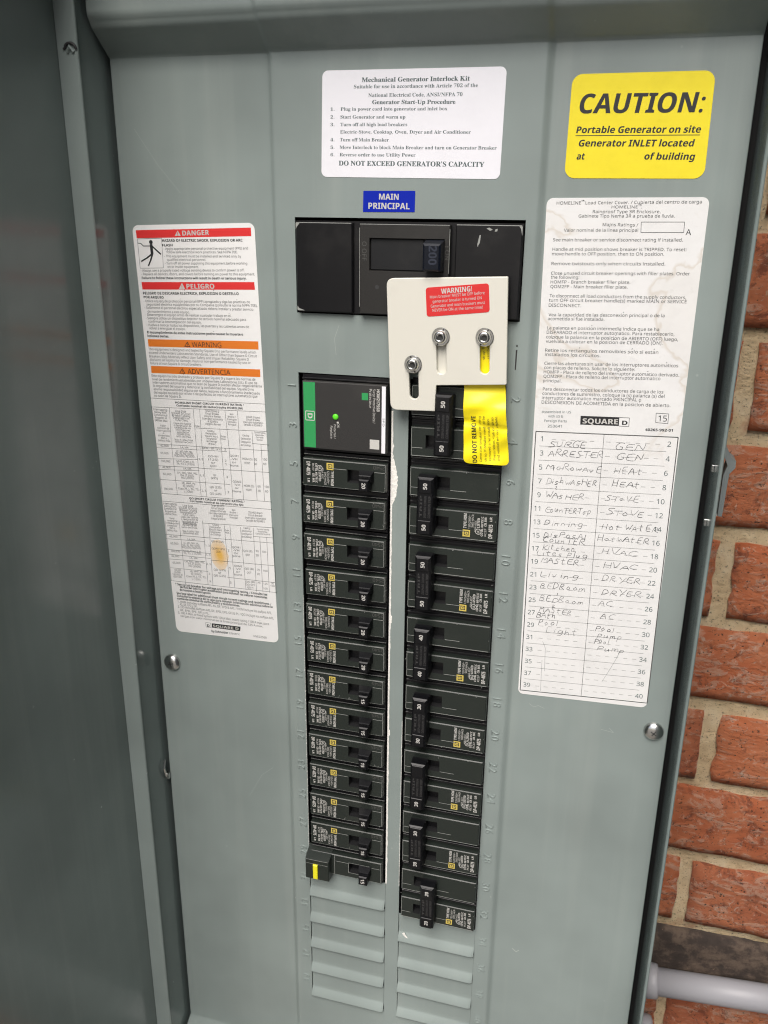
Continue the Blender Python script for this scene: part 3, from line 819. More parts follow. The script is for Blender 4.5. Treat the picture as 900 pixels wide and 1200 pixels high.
T_DIR2=[('Vea la capacidad de las desconexión principal o de la',154.48,48.12,216.88,50.07,1.68,''),
('acometida si fue instalada.',154.29,45.92,185.29,46.75,1.68,''),
('La palanca en posición intermedia indica que se ha',154.19,40.8,214.87,42.57,1.69,''),
('DISPARADO el interruptor automático. Para restablecerlo,',154.13,38.35,223.11,40.35,1.7,''),
('coloque la palanca en la posición de ABIERTO (OFF) luego,',154.08,35.76,225.38,37.63,1.71,''),
('vuélvala a colocar en la posición de CERRADO (ON).',154.02,33.29,217.45,35.2,1.71,''),
('Retire los rectángulos removibles sólo si están',154.03,28.21,215.81,30.09,1.72,''),
('instalados los circuitos.',154.08,25.83,184.97,26.62,1.73,''),
('Cierre las aberturas sin usar de los interruptores automáticos',154.09,20.7,227.06,23.32,1.74,''),
('con placas de relleno. Solicite lo siguiente:',154.14,18.3,204.37,19.95,1.75,''),
('HOMFP - Placa de relleno del interruptor automático derivado.',154.08,15.77,228.21,18.18,1.75,''),
('QOM2FP - Placa de relleno del interruptor automático',154.14,13.24,218.52,15.62,1.76,''),
('principal.',154.08,10.69,164.51,11.07,1.76,''),
('Para desconectar todos los conductores de carga de los',154.3,5.83,220.91,8.25,1.77,''),
('conductores de suministro, coloque la (s) palanca (s) del',154.24,3.26,221.85,5.82,1.78,''),
('interruptor automático marcado PRINCIPAL o',154.19,0.67,209.53,2.99,1.79,''),
('DESCONEXIÓN DE ACOMETIDA en la posición de abierto.',154.13,-1.92,225.56,0.84,1.79,''),
('Assembled in US',154.63,-7.46,171.35,-6.54,1.39,'g'),
('with US &',158.54,-9.8,167.16,-9.31,1.39,'g'),
('Foreign Parts',156.45,-12.69,169.4,-12,1.4,'g'),
('253641',158.61,-15.79,166.78,-15.31,1.54,'g'),
('SQUARE',178.33,-11.97,198.19,-11.12,2.96,'bwx'),
('D',200.41,-11.2,203.4,-11.1,2.44,'bx'),
('15',219.98,-7.7,224.59,-7.49,3.36,''),
('40265-992-01',213.46,-13.77,228.51,-13.12,1.5,'b')]
Q_SQD2=[(176.9,-7.62),
(198.6,-6.94),
(198.75,-12.06),
(177.09,-12.8)]
L_DIR2=[(198.61,-7.06,204.14,-6.91),
(204.14,-6.91,204.3,-12.02),
(204.3,-12.02,198.75,-12.06),
(218.35,-3.12,225.22,-3.12),
(225.22,-3.12,225.3,-8.76),
(225.3,-8.76,218.71,-8.52),
(218.71,-8.52,218.35,-3.12)]
Q_BOX=[(151.96,-18.77),
(231.79,-16.18),
(233.23,-188.79),
(153.47,-192.8)]
Q_WRN=[(86.18,62.54),
(121.84,66.04),
(123.12,50.5),
(87.29,46.47)]
T_WRN=[('WARNING!',95.26,59.46,112.71,61.48,2.83,'b'),
('Main breaker MUST be OFF before',88.91,56.66,119.86,60.13,1.6,''),
('generator breaker is turned ON',90.51,54.29,118.35,57.37,1.6,''),
('Generator and main breakers must',89.57,51.65,120.28,54.89,1.61,''),
('NEVER be ON at the same time!',90.48,49.4,119.09,52.28,1.61,'')]
T_TAG=[('DO NOT REMOVE',120.41,-37.07,117.91,-9.19,2.7,'b'),
('Generator breaker retaining',123.13,-36.52,121.01,-9.17,1.34,''),
('strap. If breaker needs to be',125.86,-36.08,123.4,-8.8,1.34,''),
('removed after installation.',128.45,-35.34,126.14,-9.81,1.34,''),
('Press release tab on strap',131.06,-34.9,128.58,-8.93,1.33,''),
('and reinstall when complete.',133.49,-35.22,130.81,-7.97,1.33,'')]
def clamp(t): return max(0., min(1., t))
def sm(t): t = clamp(t); return t*t*(3-2*t)
# ------------------------------------------------------------------ ground and brick wall
g = M(); g.add([(-30000, -1250, -200), (30000, -1250, -200), (30000, -1250, 60000), (-30000, -1250, 60000)], [(0, 1, 2, 3)])
o = obj('ground', g, CONC); o['kind'] = 'structure'
sw = M(); sw.box(820, 1030, -1250, 1700, -100, 2300); o = obj('light_blocker', sw, BLOCKER); o['kind'] = 'structure'  # unseen slab added right of the view to keep light off the door
wall = thing('brick_wall', 'weathered red brick wall with sandy mortar behind the grey electrical panel', 'wall', (150, -1250, -90))
def mortar():
    g = M(); X = list(range(-420, 700, 7)); V = list(range(-1250, 560, 7)); nx = len(X); 
    for v in V:
        for x in X:
            near = 230 < x < 420 and v < 160
            d = noise.noise((x*.05, v*.05, 3))*1.2+(noise.noise((x*.21, v*.21, 9))*1.1 if near else 0)
            g.v.append((x, v, -95.5+d))
    for j in range(len(V)-1):
        for i in range(nx-1): a = j*nx+i; g.f.append((a, a+1, a+nx+1, a+nx)); g.mi.append(0)
    return g
obj('mortar', mortar(), MORT, wall, smooth=True)
def brick_mesh(L, seed):
    g = M(); nx, nv = 26, 8; H = 56.5
    for j in range(nv+1):
        for i in range(nx+1):
            s, t = i/nx, j/nv; x, v = (s-.5)*L, (t-.5)*H
            ex = min(s, 1-s)*L; ev = min(t, 1-t)*H; e = min(ex, ev)
            x += noise.noise((v*.08, seed*3.1, 1 if s > .5 else 2))*2.6*(1 if ex < 12 else .3)
            v += noise.noise((x*.05, seed*2.3, 5 if t > .5 else 7))*2.2*(1 if ev < 12 else .3)
            z = -2.2*(1 if e < .1 else 0)-.5*(1 if e < 8.5 else 0)*0+noise.noise((x*.06, v*.09, seed))*1.0+noise.noise((x*.2, v*.2, seed+9))*.5
            g.v.append((x, v, z))
    n = nx+1
    for j in range(nv):
        for i in range(nx): a = j*n+i; g.f.append((a, a+1, a+n+1, a+n)); g.mi.append(0)
    ring = [i for i in range(n)]+[j*n+nx for j in range(1, nv+1)]+[nv*n+i for i in range(nx-1, -1, -1)]+[j*n for j in range(nv-1, 0, -1)]
    b = len(g.v)
    for q in ring: x, v, z = g.v[q]; g.v.append((x, v, -14))
    for q in range(len(ring)): r = (q+1) % len(ring); g.f.append((ring[q], b+q, b+r, ring[r])); g.mi.append(0)
    return g
def mesh_of(g, m):
    me = bpy.data.meshes.new('brick'); me.from_pydata([(x*S, -z*S, v*S) for x, v, z in g.v], [], g.f); me.materials.append(m)
    me.polygons.foreach_set('use_smooth', [True]*len(g.f)); me.update(); return me
VAR = [mesh_of(brick_mesh(194+random.uniform(-3, 2), i), BRICK) for i in range(7)]
VARD = [mesh_of(brick_mesh(196, 20), BRICKD), mesh_of(brick_mesh(193, 21), BRICKD)]
# courses: top of each course follows the photograph's 67 mm gauge; joints of alternate courses fall beside the box edge
jx = {0: 266, 2: 275.5, 4: 278, 6: 286.5, 8: 285, 10: 281.5, 12: 283}
for cidx in range(-5, 19):
    vc = 132-67*cidx if cidx else 132
    j0 = jx.get(cidx, 279)+(0 if cidx % 2 == 0 else 101+random.uniform(-6, 6))
    for n in range(-4, 3):
        xc = j0+101.5+n*203
        if not -420 < xc < 690: continue
        dark = (cidx == 9) and n in (-1, 0) or (cidx == 3 and n == -3) or (cidx == 13 and n == 1)
        me = random.choice(VARD if dark else VAR)
        o = bpy.data.objects.new('brick', me); C.objects.link(o); o.parent = wall
        dx = random.uniform(-1.5, 1.5)
        o.location = ((xc+dx-150)*S, random.uniform(-1.2, 1.2)*S, (vc+random.uniform(-1, 1)+1250)*S)
        o.rotation_euler = (0, random.uniform(-.006, .006), 0)
        if dark and cidx == 9 and n == 0: o['label'] = 'dark brown burnt brick above the grey conduit'
# ------------------------------------------------------------------ the panel
panel = thing('electrical_panel', 'grey steel outdoor breaker panel with its door swung open on brick wall', 'electrical panel', (66, -625, -90))
XL = sorted(set([-110.6, -110.2, -60, 4.2, 64.4, 69.5, 75, 133.4, 138.8, 200, 247.6, 248]+[-13+i*.75 for i in range(13)]+[142.5+i*.75 for i in range(13)]))
VL = sorted(set([-598, -580]+[-560-1.6*i for i in range(13)]+[-498.6, -430, -350, -250, -150, -60, 8.2, 44.4, 99.2, 150]+[184.6, 185.4, 186]+[186+1.5*i for i in range(1, 16)]+[230, 262]))
def zc(x, v):
    z = -2.5+2.5*(sm((x+11.5)/4.5)-sm((x-144)/5))
    t = v-185.6
    if t > 0: z += 20*(min(t, 14)/16.5+.1515*sm((t-14)/6)) if t > 1.5 else t*t*.5
    t = (-560-v)/19
    if t > 0: z += 20*math.sin(math.pi/2*clamp(t))
    if x < -110.4 or x > 247.8: z -= .5
    return z
holes = [(4.2, 138.8, 44.4, 99.2), (4.2, 64.4, -498.6, 8.2), (75, 133.4, -498.6, 8.2)]
g = M(); idx = {}
for j, v in enumerate(VL):
    for i, x in enumerate(XL): idx[i, j] = len(g.v); g.v.append((x, v, zc(x, v)))
for j in range(len(VL)-1):
    for i in range(len(XL)-1):
        xm, vm = (XL[i]+XL[i+1])/2, (VL[j]+VL[j+1])/2
        if any(a < xm < b and c < vm < d for a, b, c, d in holes): continue
        g.f.append((idx[i, j], idx[i+1, j], idx[i+1, j+1], idx[i, j+1])); g.mi.append(0)
nx, nv = len(XL), len(VL)
for i in (0, nx-1):
    for j in range(nv-1):
        a, b = g.v[idx[i, j]], g.v[idx[i, j+1]]; q = [idx[i, j], idx[i, j+1], len(g.v)+1, len(g.v)]
        g.v += [(a[0], a[1], a[2]-11), (b[0], b[1], b[2]-11)]; g.f.append(tuple(q if i else q[::-1])); g.mi.append(0)
o = obj('cover', g, PAINT, panel, smooth=True); 
md = o.modifiers.new('edge', 'EDGE_SPLIT'); md.split_angle = math.radians(50)
# sheet edges round the openings
g = M()
for a, b, c, d in holes:
    for q in ((a, c, a, d), (b, d, b, c), (a, d, b, d), (b, c, a, c)): g.add([(q[0], q[1], .0), (q[2], q[3], .0), (q[2], q[3], -1.6), (q[0], q[1], -1.6)], [(0, 1, 2, 3)])
obj('opening_edge', g, PAINT, panel)
g = M(); g.box(-113.3, 252.0, -600, 255, -70, -16); obj('shade_backing', g, DARK, panel)  # dark block stands in for the shade inside the box
# enclosure: back, four walls, front rims, rain hood
g = M()
g.box(-124, 254, -622, 268, -90, -87)
g.box(-115.0, -113.4, -620, 266, -87, 29)                       # left inner wall
g.box(-123.4, -115.2, -620, 266, -87, 28.2, .5)
g.box(252.1, 254, -620, 266, -87, 29.6, .5)                      # right wall, thin lip towards the viewer
g.box(-123.4, 254.6, 262.5, 266.5, -87, 62, 1)                   # hood, above the view, lengthened to shade the top of the cover
g.box(-123.4, 254, -622, -618, -87, 30, .5)
obj('enclosure', g, PAINTD, panel)
g = M(); g.box(-123.2, -110.4, -620, 261, 28.4, 30, .5); obj('hinge_rim', g, PAINT, panel)
g = M(); pts = [(-117.6+3.3*(1-math.cos(a)), 186.6+2.4*math.sin(a), 30.35+.5*math.sin(a)) for a in [math.pi*i/8 for i in range(9)]]; 
g.tube([(-118.8, 186.2, 30.2)]+pts+[(-110.9, 185.9, 30.2)], .75, 8); obj('lanced_slot', g, SLOTM, panel)
g = M(); g.tube([(-116.3, 184.6, 30.0), (-114.5, 187.2, 30.9), (-112.6, 184.6, 30.0)], 1.1, 8); obj('lanced_tab', g, PAINT, panel)
# twistouts that are still in place
def twist(x0, x1):
    g = M(); X = [x0, x0+.5, x0+20, x1-20, x1-3, x1-1.5, x1]; A = [1, 1, 1, 1, 1, .93, .7]
    V = [12.4, 11.5, 6, 0, -3.6, -4.3, -5.0, -7.5, -10.6, -11.4, -11.95, -12.3, -12.5]; Z = [-.3, 0, 0, 0, .02, .15, .55, 1.8, 3.2, 3.35, 3.1, 2.2, -.4]
    n = len(X)
    for v, z in zip(V, Z):
        for x, a in zip(X, A): g.v.append((x, v, z*a if z > 0 else z))
    for j in range(len(V)-1):
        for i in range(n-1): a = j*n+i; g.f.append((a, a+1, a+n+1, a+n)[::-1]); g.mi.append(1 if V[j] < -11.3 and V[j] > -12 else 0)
    return g
LIP_SHADE = mat('lip_shade', (.10, .12, .115), .7)  # shadow line under each twistout lip, painted as a dark strip
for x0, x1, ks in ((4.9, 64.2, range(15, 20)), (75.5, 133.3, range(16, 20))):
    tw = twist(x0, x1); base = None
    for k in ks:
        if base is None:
            base = obj('twistout', tw, [PAINT, LIP_SHADE], None, smooth=True); base.parent = panel; o = base
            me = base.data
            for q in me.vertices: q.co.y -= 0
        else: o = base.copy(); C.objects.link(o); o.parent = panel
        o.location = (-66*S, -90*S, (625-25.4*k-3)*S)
# embossed slot numbers
def embossed(t, cx, cv, up):
    cu = bpy.data.curves.new('n', 'FONT'); cu.body = t; cu.size = 7.8; cu.extrude = .35; cu.bevel_depth = .25; cu.bevel_resolution = 1; cu.resolution_u = 3; cu.offset = -.22; cu.space_character = 1.15
    o = bpy.data.objects.new('n', cu); me = bpy.data.meshes.new_from_object(o)
    V = [tuple(q.co) for q in me.vertices]; F = [tuple(p.vertices) for p in me.polygons]
    bpy.data.objects.remove(o); bpy.data.curves.remove(cu); bpy.data.meshes.remove(me)
    mx = (min(q[0] for q in V)+max(q[0] for q in V))/2; my = (min(q[1] for q in V)+max(q[1] for q in V))/2
    g = M(); s = 1 if up else -1
    g.add([(cx-s*(y-my), cv+s*(x-mx), z) for x, y, z in V], F)
    return obj('embossed_number', g, WORN, panel, smooth=True)
for k in range(20):
    embossed(str(2*k+1), -.3, -25.4*k, True); embossed(str(2*k+2), 139.2, -25.4*k, False)
# paint torn off along the twistout openings
def ragged(x0, pts, side, name):
    g = M(); n = len(pts); vs = []
    for i, (v, w) in enumerate(pts): vs += [(x0, v, .06), (x0+side*w, v, .07)]
    g.add(vs, [(2*i, 2*i+1, 2*i+3, 2*i+2) for i in range(n-1)]); obj(name, g, BARE, panel)
P = []
v = -12
while v > -372:
    wv = 1.1+.7*abs(noise.noise((v*.13, 1, 2)))+(1.5*clamp(noise.noise((v*.31, 4, 2))-.35))
    if -74 < v < -40: wv += 3.9*math.sin(math.pi*clamp((-42-v)/30))**.7*(.7+.3*random.random())
    if -150 > v > -156 or -238 > v > -242: wv += .8
    P.append((v, wv)); v -= 1.1
ragged(64.35, P, 1, 'chipped_paint')
P = [(-372+1.2*i, .25+.3*abs(noise.noise((i*.4, 2, 2)))) for i in range(120)]; ragged(75, P, -1, 'chipped_paint')
P = [(-370+1.2*i, .15+.5*clamp(noise.noise((i*.5, 7, 2)))) for i in range(190)]; ragged(4.2, P, -1, 'chipped_paint')
for pts in ([(78.5, -414, ), (80, -412.2), (81.6, -415), (83.4, -417.5), (85.2, -418.6), (82.8, -418.2), (80.5, -416.4)], [(121.6, 32.5), (122.6, 32.6), (122.4, 27), (121.7, 27)]):
    g = M(); g.quad([(a, b) for a, b in pts], 2.0 if pts[0][1] < 0 else .06); 
    obj('paint_chip', g, BARE, panel)
g = M()
g.slab([(137.6, 28.6), (138.5, 28.6), (138.3, 17.2), (137.6, 17.2)], .02, .1); g.slab([(137.7, 31.5), (138.5, 31.5), (138.5, 30.4), (137.7, 30.4)], .02, .1); obj('dark_scratch', g, SLOTM, panel)
g = M()
def scratch(pts, w, z):
    for a, b in zip(pts, pts[1:]): g.line(*a, *b, w, z)
scratch([(-98, 148), (-84, 128), (-70, 112)], .12, -2.42); scratch([(-24, -289), (-33, -297), (-44, -318)], .14, -2.42); scratch([(207, -213), (215, -214), (212, -211)], .2, -2.42); scratch([(31, 38), (28, 30), (29, 20)], .15, .05)
scratch([(160, -202), (163, -204), (166, -202.5), (170, -204)], .22, -2.42); scratch([(161, -409), (164, -411.5), (166, -409.5)], .5, -2.42)
obj('scratch', g, mat('scratch_chalk', (.42, .46, .43), .8), panel)
# cover screws
def dome(cx, cv, z, r, h, name, par, rot=.5, slot=True):
    g = M(); prof = [(r, z)]+[(r*math.cos(a), z+.5+h*math.sin(a)) for a in [math.pi/2*i/7 for i in range(7)]]; g.lathe(cx, cv, prof, 32)
    o = obj(name, g, CHROME, par, smooth=True)
    if slot:
        q = M(); zz = z+.5+h*.97
        for a in (rot, rot+math.pi/2): q.line(cx-2.0*math.cos(a), cv-2.0*math.sin(a), cx+2.0*math.cos(a), cv+2.0*math.sin(a), .5, z+.54+h)
        obj('recess', q, SLOTM, o)
dome(-100.6, -212.3, -2.5, 6.5, 3.6, 'cover_screw', panel, .3); dome(239.3, -208.2, -2.5, 6.3, 3.4, 'cover_screw', panel, 1.0)
g = M(); g.tube([(-111.5, -296, 2), (-111, -302, 5), (-111.4, -311, 2)], 1.0, 10); g.box(-112.2, -109.6, -314, -309, -1, 2, .3); obj('catch_spring', g, CHROME, panel, smooth=False)
# pull hasp on the right-hand side
g = M()
outer = [(254, -20), (257.5, -21), (260.5, -24), (262.6, -28), (265.4, -30), (265.6, -34), (262.8, -38), (262.2, -64), (259.8, -64), (259.6, -39), (261.2, -33), (259, -28), (256.6, -25.6), (254, -25)]
g.slab(outer[::-1], -24, -12); obj('hasp', g, mat('weathered_steel', (.22, .25, .25), .45, .3), panel)
g = M(); g.slab([(254, -48), (258, -51), (260.5, -57), (260.2, -66), (258.6, -66), (258, -58), (254, -53)][::-1], -28, -18); obj('hasp_loop', g, CHROME, panel)
for v0 in (-30, -62): obj('hasp_rivet', M().box(250.6, 252.2, v0-2, v0+2, 4, 8, .3), CHROME, panel)
# door, swung open about 110 degrees on the left rim
A = math.radians(4); dd = (-math.sin(A), math.cos(A)); nn = (math.cos(A), math.sin(A))
def DT(a, b, c):       # a along the door, b vertical, c out of its inner face
    return (-122.9+dd[0]*a+nn[0]*c, b, 28.2+dd[1]*a+nn[1]*c)
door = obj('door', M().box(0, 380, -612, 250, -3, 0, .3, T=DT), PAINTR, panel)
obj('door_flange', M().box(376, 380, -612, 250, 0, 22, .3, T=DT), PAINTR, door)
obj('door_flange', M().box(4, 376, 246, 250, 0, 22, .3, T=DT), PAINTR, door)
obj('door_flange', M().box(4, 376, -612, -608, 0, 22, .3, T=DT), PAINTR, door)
# ------------------------------------------------------------------ stickers on the cover
def put(T, z, parent, inks=(INK, WINK), name='lettering'):
    a, b, c = M(), M(), M()
    for t, x0, v0, x1, v1, h, st in T:
        (b if 'w' in st else c if 'g' in st else a).text(t, x0, v0, x1, v1, h, st, z)
    if inks[0] is INK:
        a2 = M()
        for t, x0, v0, x1, v1, h, st in T:
            if 'w' not in st and 'g' not in st and 'b' not in st and h < 2.6: a2.text(t, x0, v0, x1, v1, h, st, z)
        a = M()
        for t, x0, v0, x1, v1, h, st in T:
            if 'w' not in st and 'g' not in st and ('b' in st or h >= 2.6): a.text(t, x0, v0, x1, v1, h, st, z)
        if a2.v: obj(name, a2, INKS, parent)
    for gg, mm in ((a, inks[0]), (b, inks[1]), (c, INKG)):
        if gg.v: obj(name, gg, mm, parent)
kit = sticker('instruction_label', Q_KIT, 3.2, .2, .18, WHITE, panel, 'white generator interlock instruction sticker above the main breaker')
put(T_KIT, .25, kit, (INKG, WINK))
s = sticker('main_sticker', Q_MAIN, .3, .2, .18, BLUE, panel, 'small blue sticker reading MAIN PRINCIPAL'); put(T_MAIN, .26, s, (WINK, WINK))
s = sticker('caution_label', Q_CAU, 5.2, -2.28, .18, YELLOW, panel, 'yellow caution sticker at the top right'); put(T_CAU, -2.2, s)
g = M(); [g.line(*q, .35, -2.22) for q in L_CAU]; obj('underline', g, INK, s)
s = sticker('danger_label', Q_DAN, 4.2, -2.3, .18, WHITED, panel, 'tall white danger and warning label with red and orange banners'); DAN = s
for q in (Q_RED1, Q_RED2): g = M(); g.quad(q[::-1], -2.26); obj('red_banner', g, RED, s)
for q in (Q_OR1, Q_OR2): g = M(); g.quad(q[::-1], -2.26); obj('orange_banner', g, ORANGE, s)
put(T_DAN1, -2.2, s); put(T_DAN2, -2.2, s); put(T_DAN3, -2.2, s); put(T_DAN4, -2.2, s)
def tri(q, m1, m2):
    g = M(); g.quad(q[::-1], -2.22); obj('warning_triangle', g, m1, DAN)
    cx = sum(a for a, b in q)/3; cy = sum(b for a, b in q)/3; g = M()
    if m2 is ORANGE:
        g.quad([(cx+(a-cx)*.68, cy+(b-cy)*.68) for a, b in q][::-1], -2.2); obj('warning_triangle', g, ORANGE, DAN); g = M(); m2 = INK
    g.line(cx, cy+1.1, cx, cy-.35, .42, -2.18); g.line(cx, cy-.7, cx, cy-1.1, .42, -2.18); obj('exclamation_mark', g, m2, DAN)
tri(TRI1, WINK, RED); tri(TRI2, WINK, RED); tri(TRI3, INK, ORANGE); tri(TRI4, INK, ORANGE)
g = M(); [g.line(*q, .22, -2.24) for q in L_PIC+L_DAN1+L_DAN2]; obj('table_rules', g, mat('rule_ink', (.05, .05, .05), .6), s)
g = M(); cx, cy = PIC_HEAD[0]; g.lathe(cx, cy, [(1.25, -2.26), (1.25, -2.23)], 14)
for i, q in enumerate(PIC_LIMB): g.line(*q, [1.9, .55, .5, .35, .9, 1.0, .85, 1.0, .9][i], -2.235+.003*i)
obj('shock_figure', g, INK, s)
g = M(); g.quad(Q_SQD1[::-1], -2.26); obj('black_bar', g, INK, s)
# directory label
s = sticker('circuit_directory_label', Q_DIR, 3.6, -2.3, .18, WHITET, panel, 'long water-stained white label with the handwritten circuit directory'); DIRL = s
put(T_DIR1, -2.2, s); put(T_DIR2, -2.2, s)
g = M(); g.quad(Q_SQD2[::-1], -2.26); obj('black_bar', g, INK, s)
g = M(); [g.line(*q, .28, -2.24) for q in L_DIR1+L_DIR2]; 
BX = lambda a, b: bil(Q_BOX, a, b)
def bl(s0, t0, s1, t1, w): g.line(*BX(s0, t0), *BX(s1, t1), w, -2.24)
for q in ((0, 0, 1, 0), (1, 0, 1, 1), (1, 1, 0, 1), (0, 1, 0, 0)): bl(*q, .55)
bl(.49, 0, .49, 1, .25)
for i in range(20):
    if i < 19: bl(.03, (i+1)/20, .93, (i+1)/20, .17)
    for side in (0, 1):
        a = .12 if side == 0 else .51
        while a < (.46 if side == 0 else .86): bl(a, (i+.52)/20, a+.032, (i+.52)/20, .16); a += .068
obj('table_rules', g, mat('rule_ink_light', (.09, .09, .09), .6), s)
g = M()
for i in range(20):
    t = (i+.66)/20
    n1, n2 = str(2*i+1), str(2*i+2)
    wd = .022 if i == 0 else .03 if len(n1) == 1 else .058
    a = BX(.04-(.016 if len(n1) > 1 else 0), t); b = BX(.04+wd-(.012 if len(n1) > 1 else 0), t); g.text(n1, *a, *b, 3.0, 'n', -2.22)
    wd = .030 if len(n2) == 1 else .058
    a = BX(.963-wd, t); b = BX(.963, t); g.text(n2, *a, *b, 3.0, 'n', -2.22)
obj('circuit_numbers', g, INKG, s)
# single-stroke handwriting
F = {'A': '0,0 1.6,6 3.4,0|.6,2.2 2.9,2.4', 'B': '.2,0 .4,6 2.4,5.6 2.5,3.6 .4,3.1 2.9,2.6 2.8,.4 .2,0', 'C': '3.4,5.2 1.8,6 .3,4 .2,1.6 1.6,.1 3.6,.4', 'D': '.3,0 .3,6 2.4,5.4 3.4,3 2.3,.6 -.2,0', 'E': '3,5.8 .5,5.6 .3,.2 3.2,0|.4,3 2.6,3.1',
     'G': '3.4,5.4 1.5,6 .2,3.4 .8,.4 2.8,.1 3.3,2.4 1.9,2.5', 'H': '.3,6 .3,0|3,6 3.1,0|.3,3.1 3.1,3', 'I': '.8,6 .7,0', 'K': '.3,6 .2,0|3,5.8 .3,2.6 3.2,0', 'L': '.3,6 .3,.2 3.1,0', 'M': '0,0 .6,5.8 1.9,2.2 3.3,5.9 4,0', 'N': '.2,0 .5,5.6 2.9,.3 3.2,6',
     'O': '1.8,6 .3,4 .4,1 2,0 3.4,2 3,5 1.8,6', 'P': '.3,-.2 .5,6 2.8,5.6 2.9,3.4 .5,2.7', 'R': '.2,0 .5,6 2.7,5.4 2.4,3.3 .5,2.9 3.4,0', 'S': '3.4,5.6 1.3,5.8 .6,4.2 3,2.5 2.7,.4 .1,.2', 'T': '-.3,5.8 3.4,6|1.6,5.9 1.6,0', 'U': '.3,5.9 .4,.8 2,0 3.1,1.2 3.1,6', 'V': '.1,5.9 1.6,0 3.3,6', 'W': '0,5.8 .9,0 1.9,3.6 3,0 4.2,6', 'Y': '.2,6 1.6,3|3.3,6 1.2,-1',
     'a': '2.6,3.2 1,3.6 .2,1.4 1.2,.1 2.6,1.2 2.7,3.4 2.9,.1', 'c': '2.7,3 1.2,3.6 .3,1.5 1.2,.1 2.8,.5', 'e': '.4,1.9 2.5,2.1 1.8,3.5 .4,2.4 .7,.3 2.8,.4', 'g': '2.5,3.2 1,3.6 .3,1.7 1.3,.5 2.5,1.6 2.6,3.4 2.4,-1.6 .6,-1.7', 'h': '.4,6 .3,0 .6,2.8 2,3.4 2.5,0', 'i': '.7,3.4 .7,0|.8,4.7 .9,4.9', 'k': '.3,6 .2,0|2.3,3.2 .4,1.7 2.6,0', 'l': '.7,6 .6,0', 'm': '.1,0 .3,3.4 .4,2.5 1.5,3.4 1.7,.2 1.8,2.6 2.9,3.4 3.3,0', 'n': '.2,0 .3,3.4 .5,2.4 1.9,3.4 2.4,0', 'o': '1.5,3.6 .3,2 1.1,.1 2.6,1.6 1.5,3.6', 'p': '.3,-2 .4,3.3 2.3,3.3 2.2,.7 .5,.5', 'r': '.3,0 .4,3.3 .6,2.4 2.2,3.5', 's': '2.3,3.4 .8,3.4 .6,2.1 2.2,1.4 1.8,.1 .2,.2', 't': '1.1,5.4 1,.2 2,.1|.1,3.6 2.3,3.8', 'u': '.3,3.4 .5,.3 1.9,.5 2.4,3.4 2.5,0', 'v': '.2,3.4 1.2,0 2.5,3.5', 'w': '.1,3.4 .8,0 1.6,2.6 2.4,0 3.4,3.5', '1': '.7,2.6 1,4 .9,0', '2': '.3,3.2 1.6,4 1.8,2.4 .2,.2 2.6,.3', ' ': ''}
HW = [(0, .095, .38, 1.03, 'SURGE'), (0, .10, .50, 1.67, 'ARRESTER'), (0, .09, .50, 2.66, 'MicRowAvE'), (0, .10, .475, 3.66, 'DishwAsHER'), (0, .165, .20, 4.0, '2'), (0, .10, .39, 4.68, 'WAsHER'), (0, .105, .45, 5.72, 'CounTERTop'), (0, .105, .40, 6.7, 'Dinning'), (0, .105, .43, 7.56, 'DisPosAl'), (0, .10, .42, 7.98, 'CounTER'), (0, .105, .36, 8.52, 'Kitchen'), (0, .06, .45, 9.0, 'Lites Plug'), (0, .10, .39, 9.55, 'MAStER'), (0, .095, .40, 10.62, 'Living'), (0, .105, .45, 11.5, 'BEDRoom'), (0, .23, .25, 12.0, '1'), (0, .105, .45, 12.52, 'BEDRoom'), (0, .20, .25, 13.0, '2'), (0, .11, .37, 13.42, 'MAStER'), (0, .09, .25, 13.88, 'BAth'), (0, .11, .27, 14.45, 'Pool'), (0, .17, .43, 15.05, 'Light'),
      (1, .57, .78, .98, 'GEN'), (1, .585, .785, 1.73, 'GEN'), (1, .58, .79, 2.64, 'HEAt'), (1, .575, .78, 3.64, 'HEAt'), (1, .535, .785, 4.64, 'SToVE'), (1, .55, .83, 5.66, 'SToVE'), (1, .53, .94, 6.72, 'Hot WAtER'), (1, .505, .885, 7.6, 'HotWAtER'), (1, .545, .80, 8.58, 'HVAC'), (1, .565, .82, 9.58, 'HVAC'), (1, .565, .86, 10.62, 'DRYER'), (1, .575, .87, 11.62, 'DRYER'), (1, .555, .67, 12.55, 'AC'), (1, .58, .70, 13.55, 'AC'), (1, .55, .70, 14.5, 'Pool'), (1, .565, .77, 15.08, 'Pump'), (1, .55, .67, 15.52, 'Pool'), (1, .575, .80, 16.1, 'Pump')]
g = M(); rnd = random.Random(3)
